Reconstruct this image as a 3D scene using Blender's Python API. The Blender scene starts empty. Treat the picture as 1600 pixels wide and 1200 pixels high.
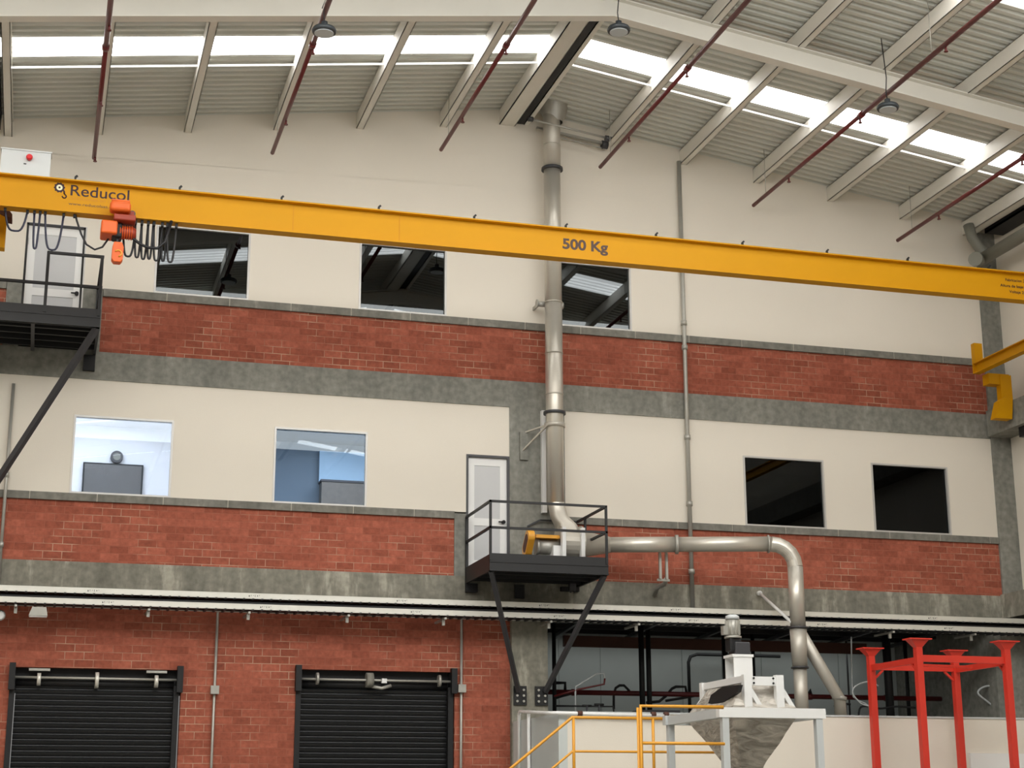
import bpy, bmesh, math, random
from mathutils import Vector, Matrix
random.seed(7)
S = bpy.context.scene
C = S.collection
PI = math.pi

# ------------------------------------------------------------ camera, world, light, exposure
F = 2563.54                                   # focal length in pixels of the 1600 wide frame
ROT = [Vector((0.96105860, -0.27632743, -0.00308669)),      # right
       Vector((0.06743136, 0.24532708, -0.96709236)),       # down
       Vector((0.26799140, 0.92922429, 0.25440683))]        # forward
CAM = Vector((0, 0, 1.6))
cd = bpy.data.cameras.new('camera'); cam = bpy.data.objects.new('camera', cd); C.objects.link(cam)
cd.sensor_width = 36; cd.lens = F * 36 / 1600; cd.clip_end = 300
r, d, f = ROT
cam.matrix_world = Matrix(((r.x, -d.x, -f.x, CAM.x), (r.y, -d.y, -f.y, CAM.y), (r.z, -d.z, -f.z, CAM.z), (0, 0, 0, 1)))
S.camera = cam
w = bpy.data.worlds.new('world'); S.world = w; w.use_nodes = True
WB = w.node_tree.nodes['Background']; WB.inputs[0].default_value = (1.0, 0.985, 0.95, 1); WB.inputs[1].default_value = 0.36
SKY_PANEL = 5.5                                # daylight through the translucent roof sheets
S.view_settings.view_transform = 'Standard'; S.view_settings.look = 'None'
S.view_settings.exposure = -0.14; S.view_settings.gamma = 1.0
try: S.view_settings.use_curve_mapping = False
except Exception: pass
S.cycles.max_bounces = 8; S.cycles.diffuse_bounces = 5; S.cycles.transparent_max_bounces = 12
S.cycles.use_denoising = True

def area_light(name, loc, rot, sx, sy, energy, col=(1, 1, 1)):
    l = bpy.data.lights.new(name, 'AREA'); l.shape = 'RECTANGLE'; l.size = sx; l.size_y = sy; l.energy = energy; l.color = col
    o = bpy.data.objects.new(name, l); C.objects.link(o); o.location = loc; o.rotation_euler = rot
    return o

# added fill lamp under the nearer bays, boosting the light of the skylight sheets
area_light('roof_fill', (4.0, 15.5, 12.9), (math.radians(27), 0, 0), 22, 6, 2100, (1, .99, .96))
area_light('recess_fill', (13.5, 32.15, 5.05), (math.radians(12), 0, 0), 8, .4, 15, (.95, 1, .98))  # lamp added to brighten the recess back wall

# ------------------------------------------------------------ measuring helper: a point of the photo on a known wall, level or side
def P(px, py, Y=None, Z=None, X=None):
    v = ROT[0] * ((px - 800) / F) + ROT[1] * ((py - 600) / F) + ROT[2]
    t = Y / v.y if Y is not None else ((Z - CAM.z) / v.z if Z is not None else X / v.x)
    return CAM + v * t

# ------------------------------------------------------------ materials
def srgb(c):
    return tuple(((x / 255) / 12.92 if x <= 10 else ((x / 255 + .055) / 1.055) ** 2.4) for x in c) + (1,)
def mat(name, col, rough=.6, metal=0., noise=0., scale=3., bump=0., bscale=40., emit=None, spec=.5):
    m = bpy.data.materials.new(name); m.use_nodes = True; nt = m.node_tree; b = nt.nodes['Principled BSDF']
    c = srgb(col); b.inputs['Base Color'].default_value = c
    b.inputs['Roughness'].default_value = rough; b.inputs['Metallic'].default_value = metal
    b.inputs['Specular IOR Level'].default_value = spec
    geo = nt.nodes.new('ShaderNodeNewGeometry')
    n = nt.nodes.new('ShaderNodeTexNoise'); n.inputs['Scale'].default_value = scale; n.inputs['Detail'].default_value = 5
    nt.links.new(geo.outputs['Position'], n.inputs['Vector'])
    if noise:
        mx = nt.nodes.new('ShaderNodeMixRGB'); nt.links.new(n.outputs['Fac'], mx.inputs['Fac'])
        mx.inputs['Color1'].default_value = tuple(x * (1 - noise) for x in c[:3]) + (1,)
        mx.inputs['Color2'].default_value = tuple(min(1, x * (1 + noise)) for x in c[:3]) + (1,)
        nt.links.new(mx.outputs[0], b.inputs['Base Color'])
    if bump:
        n2 = nt.nodes.new('ShaderNodeTexNoise'); n2.inputs['Scale'].default_value = bscale
        nt.links.new(geo.outputs['Position'], n2.inputs['Vector'])
        bp = nt.nodes.new('ShaderNodeBump'); bp.inputs['Strength'].default_value = bump; bp.inputs['Distance'].default_value = .01
        nt.links.new(n2.outputs['Fac'], bp.inputs['Height']); nt.links.new(bp.outputs[0], b.inputs['Normal'])
    if emit:
        b.inputs['Emission Color'].default_value = srgb(emit[0]); b.inputs['Emission Strength'].default_value = emit[1]
    return m
def brick_mat(name, c1, c2, cm):
    m = bpy.data.materials.new(name); m.use_nodes = True; nt = m.node_tree; b = nt.nodes['Principled BSDF']; L = nt.links.new
    geo = nt.nodes.new('ShaderNodeNewGeometry'); sep = nt.nodes.new('ShaderNodeSeparateXYZ'); com = nt.nodes.new('ShaderNodeCombineXYZ')
    L(geo.outputs['Position'], sep.inputs[0]); L(sep.outputs['X'], com.inputs['X']); L(sep.outputs['Z'], com.inputs['Y'])
    br = nt.nodes.new('ShaderNodeTexBrick'); L(com.outputs[0], br.inputs['Vector'])
    br.inputs['Scale'].default_value = 1; br.inputs['Brick Width'].default_value = .315; br.inputs['Row Height'].default_value = .13
    br.inputs['Mortar Size'].default_value = .007; br.inputs['Mortar Smooth'].default_value = .3; br.inputs['Bias'].default_value = 0
    br.inputs['Color1'].default_value = srgb(c1); br.inputs['Color2'].default_value = srgb(c2); br.inputs['Mortar'].default_value = (0, 0, 0, 1)
    ns = nt.nodes.new('ShaderNodeTexNoise'); ns.inputs['Scale'].default_value = 1.3; ns.inputs['Detail'].default_value = 6; L(com.outputs[0], ns.inputs['Vector'])
    # brick face mottling
    mot = nt.nodes.new('ShaderNodeTexNoise'); mot.inputs['Scale'].default_value = 14; mot.inputs['Detail'].default_value = 6; L(geo.outputs['Position'], mot.inputs['Vector'])
    mm = nt.nodes.new('ShaderNodeMixRGB'); mm.blend_type = 'OVERLAY'; mm.inputs['Fac'].default_value = .45
    L(br.outputs['Color'], mm.inputs['Color1']); L(mot.outputs['Fac'], mm.inputs['Color2'])
    rr = nt.nodes.new('ShaderNodeValToRGB'); rr.color_ramp.elements[0].position = .46; rr.color_ramp.elements[0].color = (.06, .06, .06, 1)
    rr.color_ramp.elements[1].position = .66; rr.color_ramp.elements[1].color = (.85, .85, .85, 1)
    L(ns.outputs['Fac'], rr.inputs['Fac'])
    mul = nt.nodes.new('ShaderNodeMath'); mul.operation = 'MULTIPLY'; L(br.outputs['Fac'], mul.inputs[0]); L(rr.outputs['Color'], mul.inputs[1])
    fin = nt.nodes.new('ShaderNodeMixRGB'); L(mul.outputs[0], fin.inputs['Fac'])
    # base where mortar is dyed like the brick
    base = nt.nodes.new('ShaderNodeMixRGB'); L(br.outputs['Fac'], base.inputs['Fac']); L(mm.outputs[0], base.inputs['Color1']); base.inputs['Color2'].default_value = srgb([(a + b_) / 2 for a, b_ in zip(c1, c2)])
    L(base.outputs[0], fin.inputs['Color1']); fin.inputs['Color2'].default_value = srgb(cm)
    L(fin.outputs[0], b.inputs['Base Color']); b.inputs['Roughness'].default_value = .85; b.inputs['Specular IOR Level'].default_value = .25
    bp = nt.nodes.new('ShaderNodeBump'); bp.inputs['Strength'].default_value = .4; bp.inputs['Distance'].default_value = .01; bp.invert = True
    L(br.outputs['Fac'], bp.inputs['Height']); L(bp.outputs[0], b.inputs['Normal'])
    return m
def concrete_mat(name, c1, c2, c3, stain=.5, pos=(.62, .72)):
    m = bpy.data.materials.new(name); m.use_nodes = True; nt = m.node_tree; b = nt.nodes['Principled BSDF']; L = nt.links.new
    geo = nt.nodes.new('ShaderNodeNewGeometry')
    n = nt.nodes.new('ShaderNodeTexNoise'); n.inputs['Scale'].default_value = 1.1; n.inputs['Detail'].default_value = 8; n.inputs['Roughness'].default_value = .65
    mp = nt.nodes.new('ShaderNodeMapping'); mp.inputs['Scale'].default_value = (2.2, 2.2, .5)
    L(geo.outputs['Position'], mp.inputs['Vector']); L(mp.outputs[0], n.inputs['Vector'])
    cr = nt.nodes.new('ShaderNodeValToRGB'); cr.color_ramp.elements[0].position = .3; cr.color_ramp.elements[0].color = srgb(c1)
    cr.color_ramp.elements[1].position = pos[0]; cr.color_ramp.elements[1].color = srgb(c2)
    e = cr.color_ramp.elements.new(pos[1]); e.color = srgb(c3)
    L(n.outputs['Fac'], cr.inputs['Fac'])
    n2 = nt.nodes.new('ShaderNodeTexNoise'); n2.inputs['Scale'].default_value = 9; n2.inputs['Detail'].default_value = 8; L(geo.outputs['Position'], n2.inputs['Vector'])
    mx = nt.nodes.new('ShaderNodeMixRGB'); mx.blend_type = 'OVERLAY'; mx.inputs['Fac'].default_value = stain
    L(cr.outputs[0], mx.inputs['Color1']); L(n2.outputs['Fac'], mx.inputs['Color2']); L(mx.outputs[0], b.inputs['Base Color'])
    b.inputs['Roughness'].default_value = .9; b.inputs['Specular IOR Level'].default_value = .2
    return m
def glass_mat(name, tint, ior=1.6, alpha=1.0, dark=(10, 14, 18)):
    m = bpy.data.materials.new(name); m.use_nodes = True; nt = m.node_tree; nt.nodes.clear(); L = nt.links.new
    out = nt.nodes.new('ShaderNodeOutputMaterial'); tr = nt.nodes.new('ShaderNodeBsdfTransparent'); tr.inputs[0].default_value = srgb(tint)
    gl = nt.nodes.new('ShaderNodeBsdfGlossy'); gl.inputs['Roughness'].default_value = .01; gl.inputs[0].default_value = (.9, .97, 1, 1)
    fr = nt.nodes.new('ShaderNodeFresnel'); fr.inputs[0].default_value = ior
    mx = nt.nodes.new('ShaderNodeMixShader'); L(fr.outputs[0], mx.inputs[0]); L(tr.outputs[0], mx.inputs[1]); L(gl.outputs[0], mx.inputs[2]); L(mx.outputs[0], out.inputs[0])
    return m
M = {
 'plaster': mat('plaster', (226, 219, 206), .9, noise=.03, scale=.8, bump=.15, bscale=60, spec=.2),
 'brick': brick_mat('brick', (168, 95, 75), (142, 77, 59), (196, 164, 140)),
 'concrete': concrete_mat('concrete', (120, 120, 113), (140, 139, 131), (160, 158, 149)),
 'concrete_low': concrete_mat('concrete_low', (112, 110, 100), (136, 133, 121), (166, 162, 148), .5, (.55, .62)),
 'coping': concrete_mat('coping', (108, 107, 100), (132, 130, 122), (156, 153, 143), .4),
 'mortar': mat('pale_mortar', (178, 172, 158), .9),
 'floor': concrete_mat('floor', (130, 128, 120), (150, 148, 140), (165, 163, 155), .3),
 'roof': mat('roof_sheet', (212, 213, 206), .55, noise=.05, scale=1.5),
 'purlin': mat('purlin_paint', (224, 221, 212), .5, noise=.03),
 'skylight': None,
 'black': mat('black_steel', (24, 24, 25), .5, noise=.2, scale=6),
 'blackmatte': mat('black_matte', (16, 16, 18), .6),
 'brace': mat('dark_steel', (60, 60, 63), .45, noise=.15, scale=5),
 'yellow': mat('crane_yellow', (206, 147, 2), .5, noise=.05, scale=1.2, spec=.2),
 'railyellow': mat('rail_yellow', (226, 160, 50), .4),
 'orange': mat('hoist_orange', (226, 98, 26), .5, noise=.12, scale=8),
 'orangedark': mat('hoist_dark_orange', (150, 50, 24), .5, noise=.1, scale=8),
 'redpipe': mat('sprinkler_red', (96, 28, 28), .4),
 'rackred': mat('rack_red', (208, 52, 36), .45, noise=.05),
 'steel': mat('stainless', (204, 199, 188), .36, metal=.6, noise=.06, scale=2.5),
 'steel_rough': mat('brushed_steel', (190, 185, 174), .45, metal=.5, noise=.08, scale=3),
 'galv': mat('galvanised', (176, 174, 166), .45, metal=.5, noise=.1, scale=8),
 'tray': mat('tray_galvanised', (224, 222, 212), .4, metal=.35, noise=.05, scale=6),
 'alu': mat('aluminium_frame', (196, 194, 190), .4, metal=.3),
 'white': mat('white_paint', (232, 232, 230), .4),
 'lightgrey': mat('light_grey_paint', (196, 200, 200), .45, noise=.04),
 'cabinet': mat('cabinet_paint', (206, 210, 210), .5),
 'frost': mat('frosted_panel', (196, 197, 198), .35),
 'shutter': mat('shutter_slats', (30, 31, 33), .3),
 'rubber': mat('cable_rubber', (20, 20, 24), .5),
 'bluecable': mat('blue_black_cable', (30, 34, 58), .5),
 'redlamp': mat('red_lamp', (214, 24, 34), .25),
 'lampglass': mat('lamp_lens', (190, 198, 202), .3),
 'lampbody': mat('lamp_body', (48, 54, 58), .45),
 'film': None,
 'ink': mat('dark_lettering', (46, 14, 22), .6),
 'inkgrey': mat('worn_lettering', (84, 66, 58), .7),
 'inkfaint': mat('faint_lettering', (196, 130, 24), .7),
 'decalwhite': mat('decal_white', (232, 232, 200), .6),
 'bolt': mat('bolt_heads', (190, 188, 180), .4, metal=.4),
 'roomwall_lit': mat('room_wall_lit', (236, 237, 238), .8),
 'roomwall_blue': mat('room_wall_blue', (124, 140, 152), .8),
 'roomwall_shade': mat('room_wall_shade', (22, 26, 32), .9),  # near-black: the shade of the unlit rooms is put into the wall colour
 'innerwall': mat('back_room_panels', (196, 202, 200), .8, noise=.05),
 'brownbeam': mat('rusty_primer', (84, 50, 38), .7, noise=.2),
 'screen': mat('dark_screen', (96, 94, 92), .35, noise=.1),
 'wood': mat('grey_wood', (120, 112, 102), .6, noise=.2, scale=9),
 'blind': mat('blue_blind', (190, 220, 240), .8, noise=.03),
 'gutter': mat('grey_pvc', (128, 128, 118), .55, noise=.06),
 'ceil_lamp': mat('ceiling_panel_lamp', (240, 246, 255), .5, emit=((236, 242, 255), 17)),
 'glass_dark': glass_mat('tinted_glass', (70, 80, 92), 1.7),
 'ceil_lamp_soft': mat('ceiling_panel_lamp_soft', (240, 246, 255), .5, emit=((244, 247, 255), 11)),
 'glass_black': glass_mat('dark_office_glass', (60, 70, 82), 1.32),
 'glass_clear': glass_mat('clear_glass', (228, 234, 240), 1.5),
}
def skylight_mat():
    m = bpy.data.materials.new('translucent_sheet'); m.use_nodes = True; b = m.node_tree.nodes['Principled BSDF']
    b.inputs['Base Color'].default_value = (.8, .8, .8, 1); b.inputs['Emission Color'].default_value = (1, .99, .97, 1); b.inputs['Emission Strength'].default_value = SKY_PANEL
    return m
M['skylight'] = skylight_mat()
def film_mat():
    m = bpy.data.materials.new('plastic_film'); m.use_nodes = True; nt = m.node_tree; b = nt.nodes['Principled BSDF']; L = nt.links.new
    geo = nt.nodes.new('ShaderNodeNewGeometry'); n = nt.nodes.new('ShaderNodeTexNoise'); n.inputs['Scale'].default_value = 2.2; n.inputs['Detail'].default_value = 4; n.inputs['Distortion'].default_value = 1.6
    mp = nt.nodes.new('ShaderNodeMapping'); mp.inputs['Rotation'].default_value = (0, .7, 0); mp.inputs['Scale'].default_value = (1, 1, 3.5)
    L(geo.outputs['Position'], mp.inputs[0]); L(mp.outputs[0], n.inputs['Vector'])
    cr = nt.nodes.new('ShaderNodeValToRGB'); cr.color_ramp.elements[0].color = srgb((150, 144, 134)); cr.color_ramp.elements[0].position = .35
    cr.color_ramp.elements[1].color = srgb((214, 207, 196)); cr.color_ramp.elements[1].position = .7
    L(n.outputs['Fac'], cr.inputs[0]); L(cr.outputs[0], b.inputs['Base Color']); b.inputs['Roughness'].default_value = .25
    bp = nt.nodes.new('ShaderNodeBump'); bp.inputs['Strength'].default_value = 1; bp.inputs['Distance'].default_value = .08; L(n.outputs['Fac'], bp.inputs['Height']); L(bp.outputs[0], b.inputs['Normal'])
    return m
M['film'] = film_mat()

# ------------------------------------------------------------ object helpers
ORG = {}
def tag(o, label=None, cat=None, group=None, kind=None):
    if label: o['label'] = label
    if cat: o['category'] = cat
    if group: o['group'] = group
    if kind: o['kind'] = kind
    return o
def thing(name, loc, label, cat, group=None):
    o = bpy.data.objects.new(name, None); C.objects.link(o); o.location = loc; o.empty_display_size = .2
    ORG[o] = Vector(loc); return tag(o, label, cat, group)
class MB:
    def __init__(s): s.v = []; s.f = []; s.sm = []
    def add(s, vs, fs, smooth=False):
        n = len(s.v); s.v += [Vector(v) for v in vs]; s.f += [[i + n for i in q] for q in fs]; s.sm += [smooth] * len(fs); return s
    def box(s, x0, x1, y0, y1, z0, z1):
        x0, x1 = sorted((x0, x1)); y0, y1 = sorted((y0, y1)); z0, z1 = sorted((z0, z1))
        return s.add([(x, y, z) for x in (x0, x1) for y in (y0, y1) for z in (z0, z1)],
                     [(0, 1, 3, 2), (4, 6, 7, 5), (0, 4, 5, 1), (2, 3, 7, 6), (0, 2, 6, 4), (1, 5, 7, 3)])
    def bar(s, a, b, wd, ht=None, up=(0, 0, 1)):      # rectangular bar from a to b
        a = Vector(a); b = Vector(b); ht = ht or wd; dr = (b - a).normalized(); u = Vector(up)
        if abs(dr.dot(u)) > .98: u = Vector((0, 1, 0))
        sd = dr.cross(u).normalized(); u = sd.cross(dr).normalized()
        vs = []
        for p in (a, b):
            for i, j in ((-1, -1), (1, -1), (1, 1), (-1, 1)): vs.append(p + sd * (i * wd / 2) + u * (j * ht / 2))
        return s.add(vs, [(3, 2, 1, 0), (4, 5, 6, 7), (0, 1, 5, 4), (1, 2, 6, 5), (2, 3, 7, 6), (3, 0, 4, 7)])
    def tube(s, pts, rad, n=14, cap=True, smooth=True):
        pts = [Vector(p) for p in pts]; rs = rad if isinstance(rad, (list, tuple)) else [rad] * len(pts)
        prev = None; vs = []
        for i, p in enumerate(pts):
            t = ((pts[min(i + 1, len(pts) - 1)] - p).normalized() if i < len(pts) - 1 else Vector((0, 0, 0))) + ((p - pts[i - 1]).normalized() if i > 0 else Vector((0, 0, 0)))
            if t.length < 1e-6: t = Vector((0, 0, 1))
            t.normalize()
            if prev is None:
                a = Vector((0, 0, 1)) if abs(t.z) < .9 else Vector((1, 0, 0)); u = t.cross(a).normalized()
            else: u = (prev - t * prev.dot(t)).normalized()
            prev = u; v = t.cross(u)
            for k in range(n): an = 2 * PI * k / n; vs.append(p + (u * math.cos(an) + v * math.sin(an)) * rs[i])
        fs = []
        for i in range(len(pts) - 1):
            for k in range(n): fs.append((i * n + k, i * n + (k + 1) % n, (i + 1) * n + (k + 1) % n, (i + 1) * n + k))
        s.add(vs, fs, smooth)
        if cap:
            m = len(s.v) - len(vs); s.f.append([m + k for k in reversed(range(n))]); s.sm.append(False)
            s.f.append([m + (len(pts) - 1) * n + k for k in range(n)]); s.sm.append(False)
        return s
    def prism(s, poly, axis, a, b):                     # poly in the two other axes, extruded a..b along axis
        def mk(p, t):
            return {'x': (t, p[0], p[1]), 'y': (p[0], t, p[1]), 'z': (p[0], p[1], t)}[axis]
        n = len(poly); vs = [mk(p, a) for p in poly] + [mk(p, b) for p in poly]
        return s.add(vs, [list(range(n)), list(reversed(range(n, 2 * n)))] + [(i, (i + 1) % n, n + (i + 1) % n, n + i) for i in range(n)])
    def build(s, name, m, parent=None, label=None, fix=True):
        if parent is not None: off = ORG[parent]
        else:
            xs = [v.x for v in s.v]; ys = [v.y for v in s.v]; zs = [v.z for v in s.v]
            off = Vector(((min(xs) + max(xs)) / 2, (min(ys) + max(ys)) / 2, min(zs)))
        me = bpy.data.meshes.new(name); me.from_pydata([v - off for v in s.v], [], s.f)
        for p, sm in zip(me.polygons, s.sm): p.use_smooth = sm
        if fix:
            bm = bmesh.new(); bm.from_mesh(me); bmesh.ops.recalc_face_normals(bm, faces=bm.faces); bm.to_mesh(me); bm.free()
        me.materials.append(m if not isinstance(m, str) else M[m])
        o = bpy.data.objects.new(name, me); C.objects.link(o); ORG[o] = off
        if parent is not None: o.parent = parent
        else: o.location = off
        if label: o['label'] = label
        return o
def struct(name, mb, m, parent=None):
    o = mb.build(name, m, parent)
    if parent is None: o['kind'] = 'structure'
    return o
def arc(c, a0, a1, rad, plane='xz', n=8):
    c = Vector(c); out = []
    for i in range(n + 1):
        t = a0 + (a1 - a0) * i / n; x, y = rad * math.cos(t), rad * math.sin(t)
        out.append(c + {'xz': Vector((x, 0, y)), 'yz': Vector((0, x, y)), 'xy': Vector((x, y, 0))}[plane])
    return out
def ibeam(mb, axis, c1, c2, a, b, h, wd, tf=.02, tw=.012):
    # c1 = cross coordinate of web centre, c2 = bottom z
    poly_parts = [(c1 - wd / 2, c1 + wd / 2, c2, c2 + tf), (c1 - tw / 2, c1 + tw / 2, c2 + tf, c2 + h - tf), (c1 - wd / 2, c1 + wd / 2, c2 + h - tf, c2 + h)]
    for p0, p1, z0, z1 in poly_parts:
        if axis == 'x': mb.box(a, b, p0, p1, z0, z1)
        else: mb.box(p0, p1, a, b, z0, z1)
    return mb
def text(body, name, x0, x1, z, y, m, parent, height=None, bold=0, slope=0):
    cu = bpy.data.curves.new(name, 'FONT'); cu.body = body; cu.size = 1; cu.offset = bold
    t = bpy.data.objects.new(name, cu); C.objects.link(t); bpy.context.view_layer.update()
    me = bpy.data.meshes.new_from_object(t.evaluated_get(bpy.context.evaluated_depsgraph_get()))
    bpy.data.objects.remove(t)
    xs = [v.co.x for v in me.vertices]; sc = (x1 - x0) / (max(xs) - min(xs)); mx = min(xs); zs = height if height else sc
    off = ORG[parent]
    for v in me.vertices:
        X = x0 + (v.co.x - mx) * sc; v.co = Vector((X, y, z + v.co.y * zs)) - off
    me.materials.clear(); me.materials.append(M[m])
    o = bpy.data.objects.new(name, me); C.objects.link(o); o.parent = parent; ORG[o] = off
    return o

# ------------------------------------------------------------ dimensions
YW = 28.8                       # inner face of the back wall
XR = 18.95                      # right wall
XL = -7.0
YF = -4.0
RX = 8.52                       # ridge
def roofz(x): return 15.124 - .1405 * abs(x - RX)
COP_U, BRK_U, BEAM_U, WHT_T = 10.71, 10.57, 9.54, 9.03
COP_L, BRK_L, BEAM_L, LOW_T = 6.99, 6.86, 5.81, 5.30

# ------------------------------------------------------------ setting
struct('floor', MB().box(XL, XR + .3, YF, YW + 5, -.1, 0), 'floor')
def holes_wall(mb, x0, x1, z0, z1, holes, y0, y1):
    xs = sorted({x0, x1} | {v for h in holes for v in h[:2] if x0 < v < x1}); zs = sorted({z0, z1} | {v for h in holes for v in h[2:] if z0 < v < z1})
    for i in range(len(xs) - 1):
        for j in range(len(zs) - 1):
            cx, cz = (xs[i] + xs[i + 1]) / 2, (zs[j] + zs[j + 1]) / 2
            if any(h[0] < cx < h[1] and h[2] < cz < h[3] for h in holes): continue
            mb.box(xs[i], xs[i + 1], y0, y1, zs[j], zs[j + 1])
    return mb
W_UP = [(1.60, 3.30, COP_U, 12.02), (5.34, 7.02, COP_U, 12.04), (9.06, 10.74, COP_U, 12.03)]
W_LO = [(.37, 2.08, COP_L, 8.38), (3.86, 5.56, COP_L, 8.38), (12.98, 14.70, COP_L, 8.37), (15.74, 17.45, COP_L, 8.38)]
DOOR_U = (-.66, .38, 9.72, 11.84); DOOR_L = (7.42, 8.25, 5.97, 8.08)
mb = holes_wall(MB(), XL, 18.5, COP_U, 13.0, W_UP + [DOOR_U], YW, YW + .2)
mb.prism([(XL, 13.0), (18.95, 13.0), (18.95, roofz(18.95) + .05), (RX, roofz(RX) + .05), (XL, roofz(XL) + .05)], 'y', YW, YW + .2)
struct('wall_back', mb, 'plaster')
holes_l = W_LO + [DOOR_L]
struct('wall_back', holes_wall(MB(), XL, DOOR_L[1], COP_L, WHT_T, holes_l, YW, YW + .2), 'plaster')
struct('wall_back', holes_wall(MB(), 9.33, 18.5, COP_L, WHT_T, holes_l, YW, YW + .2), 'plaster')
yb = YW + .015
struct('wall_back', MB().box(XL, DOOR_U[0] - .26, yb, YW + .2, BEAM_U, BRK_U), 'brick')
struct('wall_back', MB().box(DOOR_U[1] + .34, 18.5, yb, YW + .2, BEAM_U, BRK_U), 'brick')
struct('wall_back', MB().box(XL, 7.2, yb, YW + .2, BEAM_L, BRK_L), 'brick')
struct('wall_back', MB().box(9.33, 18.5, yb, YW + .2, BEAM_L, BRK_L), 'brick')
SH1 = (-.38, 2.42, 0, 4.02); SH2 = (4.38, 7.22, 0, 4.08)
struct('wall_back', holes_wall(MB(), XL, 8.25, 0, LOW_T, [SH1, SH2], YW, YW + .2), 'brick')
LY, LZ = 26.0, 3.22                        # the low white room stands in front of the facade
struct('wall_low_front', MB().box(8.42, XR - .02, LY, LY + .15, 0, LZ), 'plaster')
struct('wall_low_left', MB().box(8.27, 8.42, LY, YW - .13, 0, LZ), 'innerwall')  # greyer than the front: the side's shade is put into its colour
struct('wall_right', MB().box(XR, XR + .2, YF, YW + .2, 0, roofz(XR) + .1), 'plaster')
struct('wall_left', MB().box(XL - .2, XL, YF, YW + .2, 0, roofz(XL) + .1), 'plaster')
n_trim = [0]
def trim(mb, m):
    n_trim[0] += 1; return struct('trim_%d' % n_trim[0], mb, m)
trim(MB().box(XL, 18.5, YW - .02, YW + .2, WHT_T, BEAM_U), 'concrete')
trim(MB().box(XL, 18.5, YW - .02, YW + .2, LOW_T, BEAM_L), 'concrete_low')
trim(MB().box(8.25, 9.33, YW - .02, YW + .2, BEAM_L, WHT_T), 'concrete')
trim(MB().box(8.25, 8.93, YW - .12, YW + .2, 0, LOW_T), 'concrete_low')
trim(MB().box(7.2, DOOR_L[0], YW - .01, YW + .2, BEAM_L, BRK_L + .1), 'concrete')
trim(MB().box(DOOR_U[0] - .26, DOOR_U[0], YW - .01, YW + .2, BEAM_U, COP_U), 'concrete')
trim(MB().box(DOOR_U[1], DOOR_U[1] + .34, YW - .01, YW + .2, BEAM_U, COP_U - .02), 'concrete')
def coping(x0, x1, z0, z1):
    mb = MB(); sm = MB(); x = x0; k = 0
    while x < x1 - .01:
        e = min(x1, x + 1.12); mb.box(x + .007, e - .007, YW - .035, YW + .18, z0, z1)
        if e < x1 - .01: sm.box(e - .007, e + .007, YW - .03, YW + .17, z0 + .002, z1 - .003)
        x = e
    if sm.v: trim(sm, 'mortar')
    return trim(mb, 'coping')
coping(DOOR_U[1] + .34, 18.5, BRK_U, COP_U); coping(XL, DOOR_U[0] - .26, BRK_U, COP_U)
coping(XL, 7.2, BRK_L, COP_L); coping(9.33, 18.5, BRK_L, COP_L)
trim(MB().box(18.5, XR, YW - .04, YW + .2, 0, 13.5), 'concrete')                  # corner column
trim(MB().box(18.42, XR, YF, YW - .04, 9.06, 9.60), 'concrete')                    # beams on the right wall
trim(MB().box(18.42, XR, YF, YW - .04, 5.35, 5.83), 'concrete_low')

# corrugated roof sheets and translucent sheets
PT = .2
def rib(y):
    t = (y / PT) % 1.0; H = .055
    return 0.0 if t < .40 else ((t - .40) / .1 * H if t < .5 else (H if t < .9 else (1 - t) / .1 * H))
def sheet(y0, y1, side):
    ks = []
    k = math.floor(y0 / PT) - 1
    while k * PT < y1 + PT:
        for t in (0, .40, .5, .9): ks.append((k + t) * PT)
        k += 1
    ys = [y0] + [y for y in ks if y0 + .001 < y < y1 - .001] + [y1]
    x0, x1 = (XL - .3, RX - .12) if side < 0 else (RX + .14, XR + .3)
    mb = MB(); vs = []
    for y in ys:
        h = rib(y)
        for x in (x0, x1): vs.append((x, y, roofz(x) + h))
    mb.add(vs, [(2 * i, 2 * i + 1, 2 * i + 3, 2 * i + 2) for i in range(len(ys) - 1)])
    return mb
def thick(o, t=.004):
    md = o.modifiers.new('solid', 'SOLIDIFY'); md.thickness = t; md.offset = 1
    return o
sky_y = [(25.56, 26.20), (20.0, 20.9), (14.5, 15.4), (9.0, 9.9), (3.5, 4.4), (-2.0, -1.1)]
for side in (-1, 1):
    e = YW + .2
    for i, (a, b) in enumerate(sky_y):
        thick(struct('ceiling', sheet(b, e, side), 'roof')); e = a
    thick(struct('ceiling', sheet(YF, e, side), 'roof'))
    where = 'left slope of roof' if side < 0 else 'right slope of roof'
    ordn = ['nearest the end wall', 'just in front of the white rafter', 'second in front of the rafter', 'third in front of the rafter', 'fourth in front of the rafter', 'farthest from the end wall']
    for (a, b), od in zip(sky_y, ordn):
        o = sheet(a, b, side).build('roof_skylight', 'skylight')
        tag(thick(o), 'white skylight sheet on the %s, %s' % (where, od), 'skylight', 'translucent roof skylights')
# ridge cap above the gap
struct('ceiling', MB().box(RX - .3, RX + .3, YF, YW + .2, 15.2, 15.25), 'blackmatte')

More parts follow.
